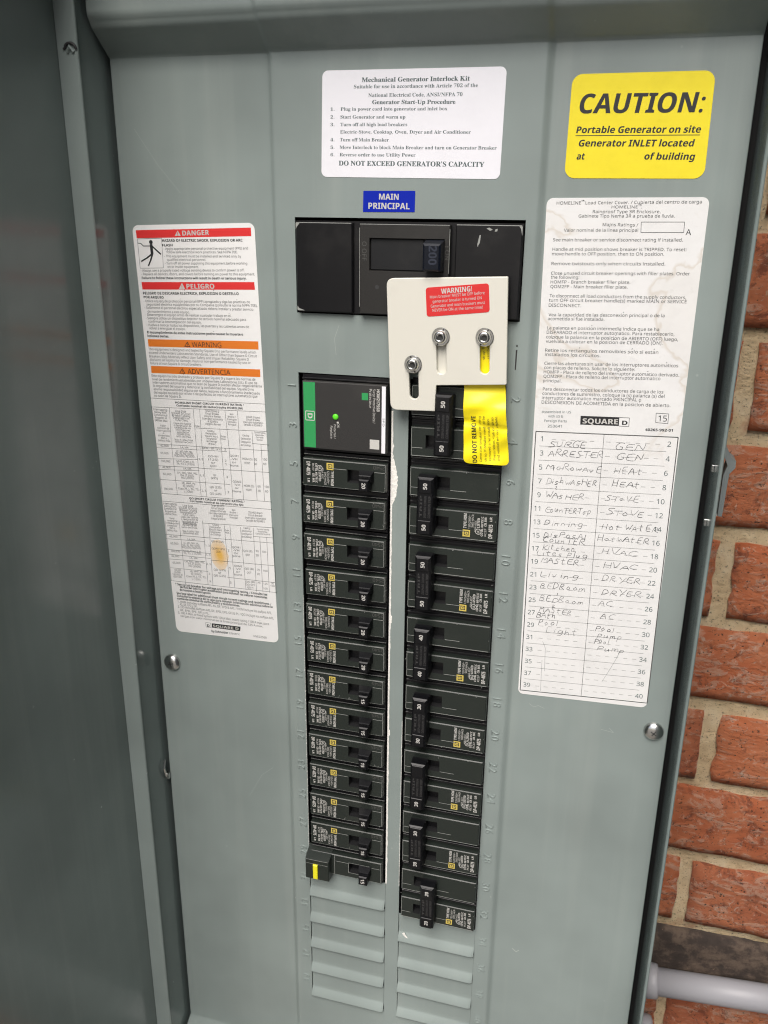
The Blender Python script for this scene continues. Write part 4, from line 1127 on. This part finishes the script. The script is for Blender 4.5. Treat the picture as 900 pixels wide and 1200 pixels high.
for col, s0, s1, tr, txt in HW:
    n = sum(4.0 if c not in ' il1I' else 2.0 for c in txt); x = 0
    Hc = .052*.50 if len(txt) > 2 or txt == 'AC' else .02
    for c in txt:
        adv = 4.0 if c not in ' il1I' else 2.0; jy = rnd.uniform(-.7, .7); jw = rnd.uniform(.85, 1.25); jh = rnd.uniform(.75, 1.1)
        for stq in F[c].split('|'):
            pp = [tuple(map(float, q.split(','))) for q in stq.split()]
            # smooth the stroke a little
            out = []
            for a, b in zip(pp, pp[1:]): out += [a, (a[0]*.67+b[0]*.33, a[1]*.67+b[1]*.33), (a[0]*.33+b[0]*.67, a[1]*.33+b[1]*.67)]
            if pp: out.append(pp[-1])
            if len(out) > 4: out = [out[0]]+[((out[i-1][0]+out[i][0]*2+out[i+1][0])/4, (out[i-1][1]+out[i][1]*2+out[i+1][1])/4) for i in range(1, len(out)-1)]+[out[-1]]
            wp = [BX(s0+(x+q[0]*.98*jw+q[1]*.13+rnd.uniform(-.12, .12))/n*(s1-s0), tr/20-(q[1]*jh+jy+rnd.uniform(-.18, .18))/6*Hc*.9) for q in out]
            wv = rnd.uniform(.17, .30)
            for a, b in zip(wp, wp[1:]): g.line(*a, *b, wv, -2.21)
        x += adv
obj('handwriting', g, PEN, s)
g = M(); scr = [(.155, 15.75, .18, 16.3), (.18, 16.3, .185, 18.2), (.16, 17.3, .165, 19.9), (.76, 15.9, .72, 16.9), (.72, 16.9, .67, 18.0), (.67, 18.0, .64, 18.6)]
for q in scr: g.line(*BX(q[0], q[1]/20), *BX(q[2], q[3]/20), .14, -2.215)
obj('pencil_mark', g, INKG, s)
# ------------------------------------------------------------------ main breaker
mb = thing('main_breaker', 'wide black 200 amp main breaker half covered by the cream interlock plate', 'circuit breaker', (72, 44.6, -20))
MC = plastic('brown_black_plastic', (.022, .021, .0195), .45); MG = plastic('grey_pebbled_plastic', (.009, .0095, .0105), .45)
g = M(); g.box(5.6, 138.2, 45.4, 97.4, -20, 1)
g.box(6.2, 40.6, 46, 96.4, 1, 4, .5); g.box(101, 137.8, 46, 96.4, 1, 4, .5); g.cur = 0
obj('body', g, BLACK, mb)
def frame(g, x0, x1, v0, v1, hx0, hx1, hv0, hv1, z0, z1, zh, c=.4, well=None):
    # raised face with a rectangular well hx0..hx1, hv0..hv1 down to zh; chamfered outer edge
    X = [x0+c, hx0, hx1, x1-c]; V = [v0+c, hv0, hv1, v1-c]
    b = len(g.v)
    for v in V:
        for x in X: g.v.append((x, v, z1))
    for j in range(3):
        for i in range(3):
            if i == 1 and j == 1: continue
            a = b+j*4+i; g.f.append((a, a+1, a+5, a+4)); g.mi.append(g.cur)
    O = [(x0, v0), (x1, v0), (x1, v1), (x0, v1)]; I = [(x0+c, v0+c), (x1-c, v0+c), (x1-c, v1-c), (x0+c, v1-c)]
    vs = [(*q, z0) for q in O]+[(*q, z1-c) for q in O]+[(*q, z1) for q in I]
    g.add(vs, [(a+i, a+(i+1) % 4, a+4+(i+1) % 4, a+4+i) for a in (0, 4) for i in range(4)])
    h = [(hx0, hv0), (hx1, hv0), (hx1, hv1), (hx0, hv1)]
    cc = g.cur; g.cur = well if well is not None else cc
    g.add([(*q, z1) for q in h]+[(*q, zh) for q in h], [(i+4, (i+1) % 4+4, (i+1) % 4, i) for i in range(4)]+[(4, 5, 6, 7)]); g.cur = cc
g = M(); frame(g, 45.4, 97.8, 46, 96, 51.2, 95, 70.6, 88.6, 1, 5, 2.2)
obj('toggle_surround', g, MC, mb)
g = M(); g.box(51.6, 82.8, 71, 88.2, 2.0, 3.4, .3); obj('pebbled_slide', g, MG, mb)
g = M(); g.lathe(55.9, 61.4, [(1.25, 5.02), (1.25, 5.05)], 16); obj('test_hole', g, SLOTM, mb)
h = obj('handle', M().box(84.4, 95.2, 71.4, 88.6, 2, 15, 1.0, top=(.4, .4, .3, 2.4)), plastic('blue_black_plastic', (.004, .006, .012), .25), mb)
g = M(); g.text('200', 88.2, 85.4, 88.2, 75.2, 4.6, 'b', 15.06); obj('rating_number', g, mat('moulded_blue_mark', (.016, .021, .036), .5), h)
g = M(); g.text('O OFF', 46.9, 86.5, 46.9, 76, 2.6, '', 5.05); g.text('I ON', 95.4, 85, 95.4, 77.5, 2.4, '', 5.05); obj('lettering', g, DIM, mb)
g = M()
for q in ((6.4, 96.3, 40, 96.3, .35), (45.6, 96.0, 97.6, 96.0, .3), (101.4, 96.3, 137.4, 96.3, .4), (45.4, 94, 45.4, 50, .25), (97.8, 94, 97.8, 70, .25)): g.line(*q, 5.0 if 45 < q[0] < 98 else 4.0)
for q in ([(6.2, 96), (6.2, 92.6), (6.9, 94), (8.6, 96)], [(137.8, 96), (136, 96), (137, 94.6), (137.8, 91)], [(6.2, 46.4), (6.2, 49), (7.4, 47.6), (11, 46.4)], [(118, 94.6), (119.5, 95.1), (121.5, 94.0), (120, 93.4)], [(123, 94.2), (124.2, 94.6), (124.0, 93.2), (122.6, 93)], [(114.3, 91), (115.1, 91.2), (114.6, 87), (113.4, 84.8), (113.3, 86.3)]):
    g.quad(q[::-1], 4.06)
obj('scuffed_edge', g, EDGE, mb)
# ------------------------------------------------------------------ branch breakers (local frame: x along, v across, z out)
def loc_thing(name, label, cat, group):
    o = thing(name, label, cat, (0, 0, 0), group); return o
def casing(g, dv, wide=False):
    g.cur = 0
    g.box(-28.4, 27.3, dv-12.5, dv+12.5, -24, .6)
    g.box(-28.2, 27.2, dv+10.4, dv+11.3, .6, 2.4, .15); g.box(-28.2, 27.2, dv-11.6, dv-10.6, .6, 2.0, .15)
    g.cur = 1; b = len(g.v)
    frame(g, -27.9, 26.8, dv-9.1, dv+9.2, 1.7, 17.6, dv-4.4, dv+4.0, .6, 6, -9, .38, well=3)
    g.cur = 1
    for x0, x1 in ((-8.5, 1.2), (19.4, 26.4)): g.box(x0, x1, dv+3.5, dv+3.9, 5.9, 6.22)
    g.cur = 2
    g.line(-27.3, dv+8.75, 26.2, dv+8.75, .34, 6.03); g.line(-8.5, dv+3.72, 1.2, dv+3.72, .3, 6.26); g.line(19.4, dv+3.72, 26.3, dv+3.72, .3, 6.26)
    g.line(26.3, dv-8.4, 26.3, dv+8.6, .22, 6.03); g.line(-27.2, dv-8.6, 26, dv-8.6, .14, 6.03)
    g.line(-28, dv+10.95, 27, dv+10.95, .16, 2.45)
def prints(dv, y):
    g = M()
    z = 6.05
    # text runs towards -v; successive lines move towards -x
    T = [('TYPE HOM', -9.6, 1.9, -7.6, 1.9, 'b'), ('120/240V~', -12.0, 2.0, -7.0, 1.35, ''), ('SWD HACR', -13.9, 1.0, -7.4, 1.3, ''), ('10kA 40°C', -15.8, 3.6, -3.8, 1.3, ''), ('LISTED', -17.7, 0.8, -5.4, 1.5, 'b'), ('CU-AL 60/75°C', -19.9, 6.2, -6.6, 1.35, 'b'), ('RCEF', -22.0, 6.0, 1.0, 1.3, ''), ('CIR. BKR.', -21.9, -.4, -6.6, 1.4, 'b'), ('DP-4075', -25.8, 7.0, -2.0, 2.5, 'b'), ('LR', -25.2, -4.0, -6.8, 1.5, 'b')]
    for t, x, a, b, h, st in T: g.text(t, x, dv+a, x, dv+b, h, st, z)
    cx, cv = -17.0, dv+3.4
    n = 14
    vs = []
    for i in range(n): a = 2*math.pi*i/n; vs += [(cx+1.9*math.cos(a), cv+1.9*math.sin(a), z), (cx+1.55*math.cos(a), cv+1.55*math.sin(a), z)]
    g.add(vs, [(2*i, (2*i+2) % (2*n), (2*i+3) % (2*n), 2*i+1) for i in range(n)])
    g.text('UL', -17.7, dv+4.4, -17.7, dv+2.4, 1.4, 'b', z)
    return g
def logo(dv):
    g = M(); g.cur = 0; g.quad([(-12.0, dv+2.7), (-7.4, dv+2.7), (-7.4, dv+7.2), (-12.0, dv+7.2)], 6.06)
    g.cur = 1; g.quad([(-11.2, dv+3.5), (-8.2, dv+3.5), (-8.2, dv+6.4), (-11.2, dv+6.4)], 6.09)
    g.cur = 0; g.quad([(-10.7, dv+4.0), (-8.7, dv+4.0), (-8.7, dv+5.9), (-10.7, dv+5.9)], 6.12)
    g.cur = 1; g.quad([(-10.2, dv+4.5), (-9.4, dv+4.5), (-9.4, dv+5.3), (-10.2, dv+5.3)], 6.15)
    return g
def num(t, cx, cv, h, z, up=False):
    g = M(); L = h*.78*len(t)/1.0*.5
    g.text(t, cx-h/2, cv+L, cx-h/2, cv-L, h, 'b', z); return g
def copy_tree(o, par=None):
    c = o.copy(); C.objects.link(c); c.parent = par
    for ch in [q for q in o.children]: copy_tree(ch, c)
    return c
def single(amp, date):
    r = loc_thing('circuit_breaker', '-', 'circuit breaker', 'single-pole breakers down the left column')
    g = M(); casing(g, 0); obj('body', g, [BLACK, BFACE, EDGE, DARK], r)
    g = M(); g.box(9.0, 19.6, -4.2, 5.4, 3, 10.6, .3, top=(1.6, 1.6, 2.6, 3.4)); g.box(11.0, 17.8, -7.6, .8, 3, 13.2, .7, top=(.2, .2, .1, .6)); g.box(12.6, 16.2, 1.1, 1.8, 9, 11.2)
    h = obj('handle', g, BHAND, r)
    obj('rating_number', num(amp, 14.4, -3.6, 2.4, 13.26), WINK, h)
    obj('lettering', prints(0, 0), WINK, r); obj('logo', logo(0), [GOLD, INK], r)
    g = M(); g.text(date, 26.0, 7.9, 18.6, 7.9, 2.3, '', 6.05); obj('date_mark', g, DIM, r)
    return r
p20 = single('20', '2540'); p15 = single('15', '2545')
used = set()
def centre(k): return -25.4*k-2.9
for i in range(12):
    k = i+2; n = 2*k+1; src = p20 if i < 6 else p15
    o = src if id(src) not in used else copy_tree(src); used.add(id(src))
    o.location = ((36+random.uniform(-.3, .3))*S, -random.uniform(-.3, .4)*S, (centre(k)+random.uniform(-.25, .25))*S); o.rotation_euler = (random.uniform(-.012, .012), random.uniform(-.006, .006), 0)
    for ch in o.children:
        if ch.name.startswith('lettering'): ch.location = (random.uniform(-.5, .4)*S, 0, random.uniform(-.5, .5)*S)
        if ch.name.startswith('handle'): ch.location = (0, 0, random.uniform(-.3, .3)*S)
    o['label'] = ['black 20 amp single breaker directly below the surge protector', 'second black 20 amp single breaker down from the surge protector', 'third black 20 amp single breaker down from the surge protector', 'fourth black 20 amp single breaker down from the surge protector', 'fifth black 20 amp single breaker, last but one marked 20', 'black 20 amp single breaker lowest of those marked 20', 'black 15 amp single breaker directly below the last one marked 20', 'second black 15 amp single breaker down its column', 'third black 15 amp single breaker down its column', 'third black 15 amp single breaker up from the yellow-buttoned one', 'second black 15 amp single breaker up from the yellow-buttoned one', 'black 15 amp single breaker directly above the yellow-buttoned one'][i]
def flecks(root, x0, x1, lo, hi, seed):
    rr = random.Random(seed); g = M()
    for i in range(rr.randint(5, 11)):
        e = rr.random()
        x = rr.choice((x0, x1)) if e < .4 else rr.uniform(x0, x1); v = rr.uniform(lo, hi) if e < .4 else rr.choice((lo, hi))+rr.uniform(-.3, .3)
        if 0 < x < 20 and e >= .4 and lo+3 < v < hi-3: continue
        if rr.random() < .35:
            a = rr.uniform(0, 3.1); L = rr.uniform(.5, 2.2); g.line(x, v, x+L*math.cos(a), v+L*math.sin(a), rr.uniform(.08, .2), 6.27)
        else:
            r_ = rr.uniform(.12, .42); n_ = 6; ph = rr.random(); g.quad([(x+r_*rr.uniform(.4, 1.4)*math.cos(ph+i_*math.pi/3), v+r_*rr.uniform(.4, 1.1)*math.sin(ph+i_*math.pi/3)) for i_ in range(n_)], 6.28)
    obj('scuffed_edge', g, EDGE, root)
def clean(root): return [c for c in root.children if c.name.startswith('scuffed')]
for i, o in enumerate([q for q in bpy.data.objects if q.type == 'EMPTY' and q.name.startswith('circuit_breaker')]): flecks(o, -27.4, 26.2, -8.4, 8.4, i+40)
# ground-fault breaker at slot 29
r = loc_thing('circuit_breaker', 'black 15 amp breaker with a yellow test button, lowest in the left column', 'circuit breaker', 'single-pole breakers down the left column')
g = M(); casing(g, 0); obj('body', g, [BLACK, BFACE, EDGE, DARK], r)
g = M(); g.box(9.0, 19.6, -4.2, 5.4, 3, 10.6, .3, top=(1.6, 1.6, 2.6, 3.4)); g.box(11.0, 17.8, -7.6, .8, 3, 13.2, .7, top=(.2, .2, .1, .6)); h = obj('handle', g, BHAND, r)
obj('rating_number', num('15', 14.4, -3.6, 2.7, 13.26), WINK, h)
g = M(); g.box(-30.6, -11.6, -12.2, 11, 1, 12, .5, top=(.2, .6, .2, 5)); obj('test_housing', g, BFACE, r)
g = M(); g.line(-30.0, 5.6, -12.8, 5.6, .3, 12.03); g.line(-30.0, 2.2, -12.8, 2.2, .22, 12.05); g.line(-9.4, 8.9, -9.4, -8.6, .25, 6.05); g.line(1.4, 4.3, 17.8, 4.3, .25, 6.06); g.line(1.4, -4.7, 9, -4.7, .25, 6.06); g.line(1.4, 4.2, 1.4, -4.7, .25, 6.06); obj('worn_edge', g, EDGE, r)
g = M(); g.box(-24.2, -20.6, -10.6, 2.0, 11.5, 13.4, .4); obj('test_button', g, YTAB, r)
r.location = (36*S, 0, centre(14)*S)
# double-pole breakers
def double(amps, off, date=None, blank=False):
    r = loc_thing('double_pole_breaker', '-', 'circuit breaker', 'double-pole breakers down the right column')
    D = 12.7
    g = M(); casing(g, D); casing(g, -D); obj('body', g, [BLACK, BFACE, EDGE, DARK], r)
    # the tie handle sits in local +x when on, shifted back when off
    hx = 14.9-(9.4 if off else 0)
    g = M(); g.box(hx-5.4, hx+5.4, -17.6, 17.6, 3, 9, .3); g.box(hx-5.2, hx+5.2, -18.6, 18.4, 8, 15.8, .9, top=(.2, .2, .1, .1))
    for a in (1, -1):
        g.box(hx-3.9, hx+3.9, a*13.2-4.4, a*13.2+4.4, 15.5, 16.5, .3)
        g.box(hx-5.6, hx+5.6, a*D-5.0, a*D+5.0, 3, 10, .5, top=(.8, .8, 1.4, 1.4))
    h = obj('tie_handle', g, BHAND, r)
    for a in (1, -1):
        if not (blank and a == -1): obj('rating_number', num(amps, hx, a*13.2, 2.5, 16.56), WINK, h)
    g = M()
    for i, t in enumerate(('COMMON TRIP', 'DISPARO COMUN', 'TRIP')): g.text(t, hx-3.6+i*2.6, 7.0, hx-3.6+i*2.6, -7.0, 1.5, 'b', 15.85)
    obj('moulded_lettering', g, mat('moulded_black_mark', (.035, .035, .035), .4), h)
    obj('lettering', prints(D, 0), WINK, r); obj('logo', logo(D), [GOLD, INK], r)
    return r
RC = 104.9
specs = [(0, '50', True, 'black 50 amp double-pole breaker partly under the interlock plate and yellow tag'), (2, '50', False, 'black 50 amp double-pole breaker just below the yellow tag'), (4, '50', False, 'black 50 amp double-pole breaker, second one down from the yellow tag'), (6, '40', False, 'black 40 amp double-pole breaker, the only one marked 40'), (8, '30', False, 'black 30 amp double-pole breaker directly below the only one marked 40'),
         (10, '30', False, 'black 30 amp double-pole breaker with a blank upper handle pad'), (12, '30', False, 'black 30 amp double-pole breaker second from the bottom of the right column'), (14, '20', True, 'black 20 amp double-pole breaker, lowest on the right, handle switched over to the right')]
for k, amps, off, lab in specs:
    o = double(amps, off, blank=(k == 10)); o['label'] = lab
    flecks(o, -27.4, 26.2, -21, 21.2, k+80)
    # turned round (180 degrees) so the handles face the middle of the panel
    o.rotation_euler = (0, math.pi+random.uniform(-.007, .007), 0)
    for ch in o.children:
        if ch.name.startswith('lettering'): ch.location = (random.uniform(-.5, .4)*S, 0, random.uniform(-.5, .5)*S)
        if ch.name.startswith('tie_handle'): ch.rotation_euler = (0, random.uniform(-.02, .02), 0)
    o.location = (RC*S, 0, (centre(k)-12.7)*S)
# ------------------------------------------------------------------ surge protector
sp = thing('surge_protector', 'dark grey surge protective device with green stripe and green light, top left', 'surge protector', (36, -39, -20))
g = M(); g.box(7.6, 63.8, -40.4, 7.6, -20, 1); g.box(7.9, 63.4, 5.0, 6.0, 1, 3.2, .2); obj('body', g, BLACK, sp)
f = obj('front_face', M().box(9.2, 62.9, -37.9, 4.4, 1, 6.9, .4), SPDM, sp)
g = M(); g.quad([(9.9, -37.2), (17.5, -37.2), (17.5, 3.9), (9.9, 3.9)], 6.95); obj('green_stripe', g, GREEN, f)
g = M(); g.quad([(60.0, -37.4), (62.4, -37.4), (62.4, 4.0), (60.0, 4.0)], 6.95); obj('white_stripe', g, WHITE, f)
g = M()
for q in ((11.1, -14.2, 16.9, -14.2), (16.9, -14.2, 16.9, -19.9), (16.9, -19.9, 11.1, -19.9), (11.1, -19.9, 11.1, -14.2)): g.line(*q, .5, 6.99)
g.text('D', 12.4, -15.5, 12.4, -18.8, 3.2, 'b', 6.99)
g.text('HOM2175SB', 56.8, 2.0, 56.8, -11.5, 1.9, 'b', 6.99); g.text('Surge Protective Device /', 54.4, 2.0, 54.4, -19, 1.6, '', 6.99); g.text('Protecteur', 52.1, 2.0, 52.1, -9.8, 1.6, '', 6.99)
g.text('OK', 31.6, -20.6, 31.6, -23.6, 1.5, '', 6.99); g.text('Protected /', 29.4, -21.5, 29.4, -30.5, 1.4, '', 6.99); g.text('Replace', 27.2, -22.5, 27.2, -30.5, 1.4, '', 6.99)
g.quad([(31.4, -19.6), (32.6, -19.6), (32.6, -20.5), (31.4, -20.5)][::-1], 6.99)
g.quad([(52.6, -35.2), (58.6, -35.2), (58.6, -29.2), (52.6, -29.2)], 6.98)
obj('lettering', g, WINK, f)
g = M(); g.text('SPD', 60.6, -15.4, 60.6, -20.4, 1.2, '', 7.0); obj('lettering', g, INKG, f)
g = M(); g.quad([(47.4, -5.0), (51.4, -5.0), (51.4, -.6), (47.4, -.6)], 6.98); obj('green_square', g, GREEN, f)
g = M(); g.lathe(30.6, -16.7, [(1.9, 6.9), (1.9, 7.2), (1.5, 7.6), (.8, 7.8)], 24); obj('indicator_light', g, LED, sp, smooth=True)
# ------------------------------------------------------------------ yellow tag
def zt(x, v):
    lo = clamp((6-v)/10); hgt = 7.4+3.1*lo+lo*(.7*math.sin(v*.16+x*.12)+.5*math.sin(v*.41-x*.25))
    cr = lo*(-1.1*math.exp(-((v+13+.12*(x-110))/1.4)**2)-.9*math.exp(-((v+27-.9*(x-124))/1.5)**2)*clamp((x-120)/8)); return hgt+cr
tagQ = [(107.9, 46), (129.5, 46), (138.9, -37.6), (112.0, -37.9)]
def tagmap(s, t):
    x, v = bil(tagQ, s, t); H = 84; Wd = 27
    # rounded lower corners
    b = (1-t)*H; r = 3.2
    if b < r: 
        ins = r-math.sqrt(max(0, r*r-(r-b)**2)); x = x+(ins*(1-2*s))
    return x, v
g = M(); ns = 12; TT = [i/60 for i in range(58)]+[.968, .976, .984, .990, .994, .998, 1.]
for t in TT:
    for i in range(ns+1): x, v = tagmap(i/ns, t); g.v.append((x, v, zt(x, v)))
for j in range(len(TT)-1):
    for i in range(ns): a = j*(ns+1)+i; g.f.append((a+ns+1, a+ns+2, a+1, a)); g.mi.append(0)
n = len(g.v); top = list(g.v); g.v += [(x, v, z-.25) for x, v, z in top]; g.f += [tuple(q+n for q in f[::-1]) for f in g.f]; g.mi += [0]*(len(g.f)-len(g.mi))
tag = thing('warning_tag', 'yellow plastic DO NOT REMOVE tag hanging from under the cream plate', 'tag', (122, 40, 7))
ts = obj('tag_strip', g, YTAG, tag, smooth=True)
g = M()
for dvv, dxx in ((0, 0), (59.5, -4.4)):
    for t, x0, v0, x1, v1, h, st in T_TAG: g.text(t, x0+dxx-.3, v0+dvv, x1+dxx-.3, v1+dvv, h, st, 0)
g.v = [(x, v, zt(x, v)+.1) for x, v, z in g.v]
obj('lettering', g, mat('tag_ink', (.045, .04, .01), .5), ts)
# ------------------------------------------------------------------ interlock plate
def plate_mesh(loops, z0, z1, bev):
    cu = bpy.data.curves.new('p', 'CURVE'); cu.dimensions = '2D'; cu.fill_mode = 'BOTH'; cu.extrude = (z1-z0)/2-bev; cu.bevel_depth = bev; cu.bevel_resolution = 2; cu.offset = -bev
    for L in loops:
        s = cu.splines.new('POLY'); s.points.add(len(L)-1); s.use_cyclic_u = True
        for q, (a, b) in zip(s.points, L): q.co = (a, b, 0, 1)
    o = bpy.data.objects.new('p', cu); me = bpy.data.meshes.new_from_object(o)
    g = M(); g.v = [(q.co.x, q.co.y, q.co.z+(z0+z1)/2) for q in me.vertices]; g.f = [tuple(p.vertices) for p in me.polygons]; g.mi = [0]*len(g.f)
    bpy.data.objects.remove(o); bpy.data.curves.remove(cu); bpy.data.meshes.remove(me); return g
def rpoly(pts):       # (x, v, radius)
    out = []
    n = len(pts)
    for i, (x, v, r) in enumerate(pts):
        if r <= 0: out.append((x, v)); continue
        p, q = Vector(pts[i-1][:2]), Vector(pts[(i+1) % n][:2]); c = Vector((x, v)); a = (p-c).normalized(); b = (q-c).normalized()
        P0, P1 = c+a*r, c+b*r
        for k in range(7): t = k/6; w2 = (P0*(1-t)**2+c*2*t*(1-t)+P1*t*t); out.append((w2.x, w2.y))
    return out
def slot(cx, c0, c1, r, tilt=.045):
    P = []
    for i in range(13): a = math.pi*i/12; P.append((cx+r*math.cos(a), c0+r*math.sin(a)))
    for i in range(13): a = math.pi+math.pi*i/12; P.append((cx+(c0-c1)*tilt+r*math.cos(a), c1+r*math.sin(a)))
    return P
ip = thing('interlock_plate', 'cream metal sliding interlock plate with three slots and a red warning sticker', 'interlock plate', (98, 7, 0))
out = rpoly([(63.1, 67.0, 4.5), (132.2, 69.9, .8), (134.7, 10.2, 1.0), (93.9, 7.4, .6), (93.7, -8.0, .6), (66.5, -8.9, 4.5)][::-1])
sl_ = [slot(80.0, 19.5, 1.3, 2.75), slot(95.9, 35.8, 17.0, 2.85), slot(121.0, 36.6, 18.4, 2.75)]
o = obj('plate', plate_mesh([out]+sl_, 8.3, 11.1, .45), CREAM, ip, smooth=True)
md = o.modifiers.new('edge', 'EDGE_SPLIT'); md.split_angle = math.radians(35)
g = M(); g.box(88.5, 104.5, 10.5, 50, 3, 8.0, .3); obj('back_plate', g, CREAM, ip)
def bolt(cx, cv):
    g = M(); g.lathe(cx, cv, [(5.2, 11.1), (5.2, 11.8), (4.9, 12.1), (3.9, 12.15)], 36); wsh = obj('washer', g, CHROME, ip)
    g = M(); g.lathe(cx, cv, [(3.9, 12.1), (3.95, 13.4), (3.6, 14.5), (2.9, 15.3), (1.75, 15.6), (1.7, 14.6), (1.2, 14.2)], 36); sc_ = obj('screw', g, CHROME, ip, smooth=True)
    g = M(); rot = random.uniform(0, 3)
    for a in (0, math.pi): 
        c, s_ = math.cos(a+rot), math.sin(a+rot); g.line(cx+c*3.0, cv+s_*3.0, cx+c*5.0, cv+s_*5.0, .8, 14.3 if False else 12.2)
    P = [(cx+1.5*math.cos(math.pi/3*i+rot), cv+1.5*math.sin(math.pi/3*i+rot)) for i in range(6)]
    g.quad(P, 14.65); obj('recess', g, SLOTM, sc_)
    g = M(); g.tube([(cx, cv, 0), (cx, cv, 11)], 2.2, 12, False); obj('standoff', g, CHROME, ip)
bolt(79.9, 19.1); bolt(95.8, 35.7); bolt(121.0, 36.6)
s = sticker('warning_sticker', Q_WRN, 1.6, 11.25, .15, REDST, ip, 'small red sticker reading WARNING!'); put(T_WRN, 11.32, s, (WINK, WINK))
# ------------------------------------------------------------------ conduits on the wall
def conduit(pts, r, label, coup):
    t = thing('conduit', label, 'conduit', pts[0]); obj('pipe', M().tube(pts, r, 40), CONDUIT, t, smooth=True)
    d = (Vector(pts[-1])-Vector(pts[0])).normalized(); P = lambda a: tuple(Vector(pts[0])+d*a)
    g = M(); g.tube([P(8.5), P(9.5), P(16.5), P(18), P(18.1)], [r+1, r+3.0, r+2.6, r+1.8, r], 44); obj('coupling', g, CONDUIT, t, smooth=True)
    g = M(); g.tube([P(3), P(3.2), P(9), P(9.2)], [r, r+5.2, r+5.2, r], 8); obj('locknut', g, CONDUIT, t)
    return t
conduit([(256.2, -487.5, -77), (420, -473.5, -77)], 10.7, 'grey plastic conduit leaving the right side of the panel over the dark brick', 1)
conduit([(256.2, -541.5, -77), (275, -541.5, -77)], 10.7, 'short grey fitting at the lower right edge of the panel', 1)
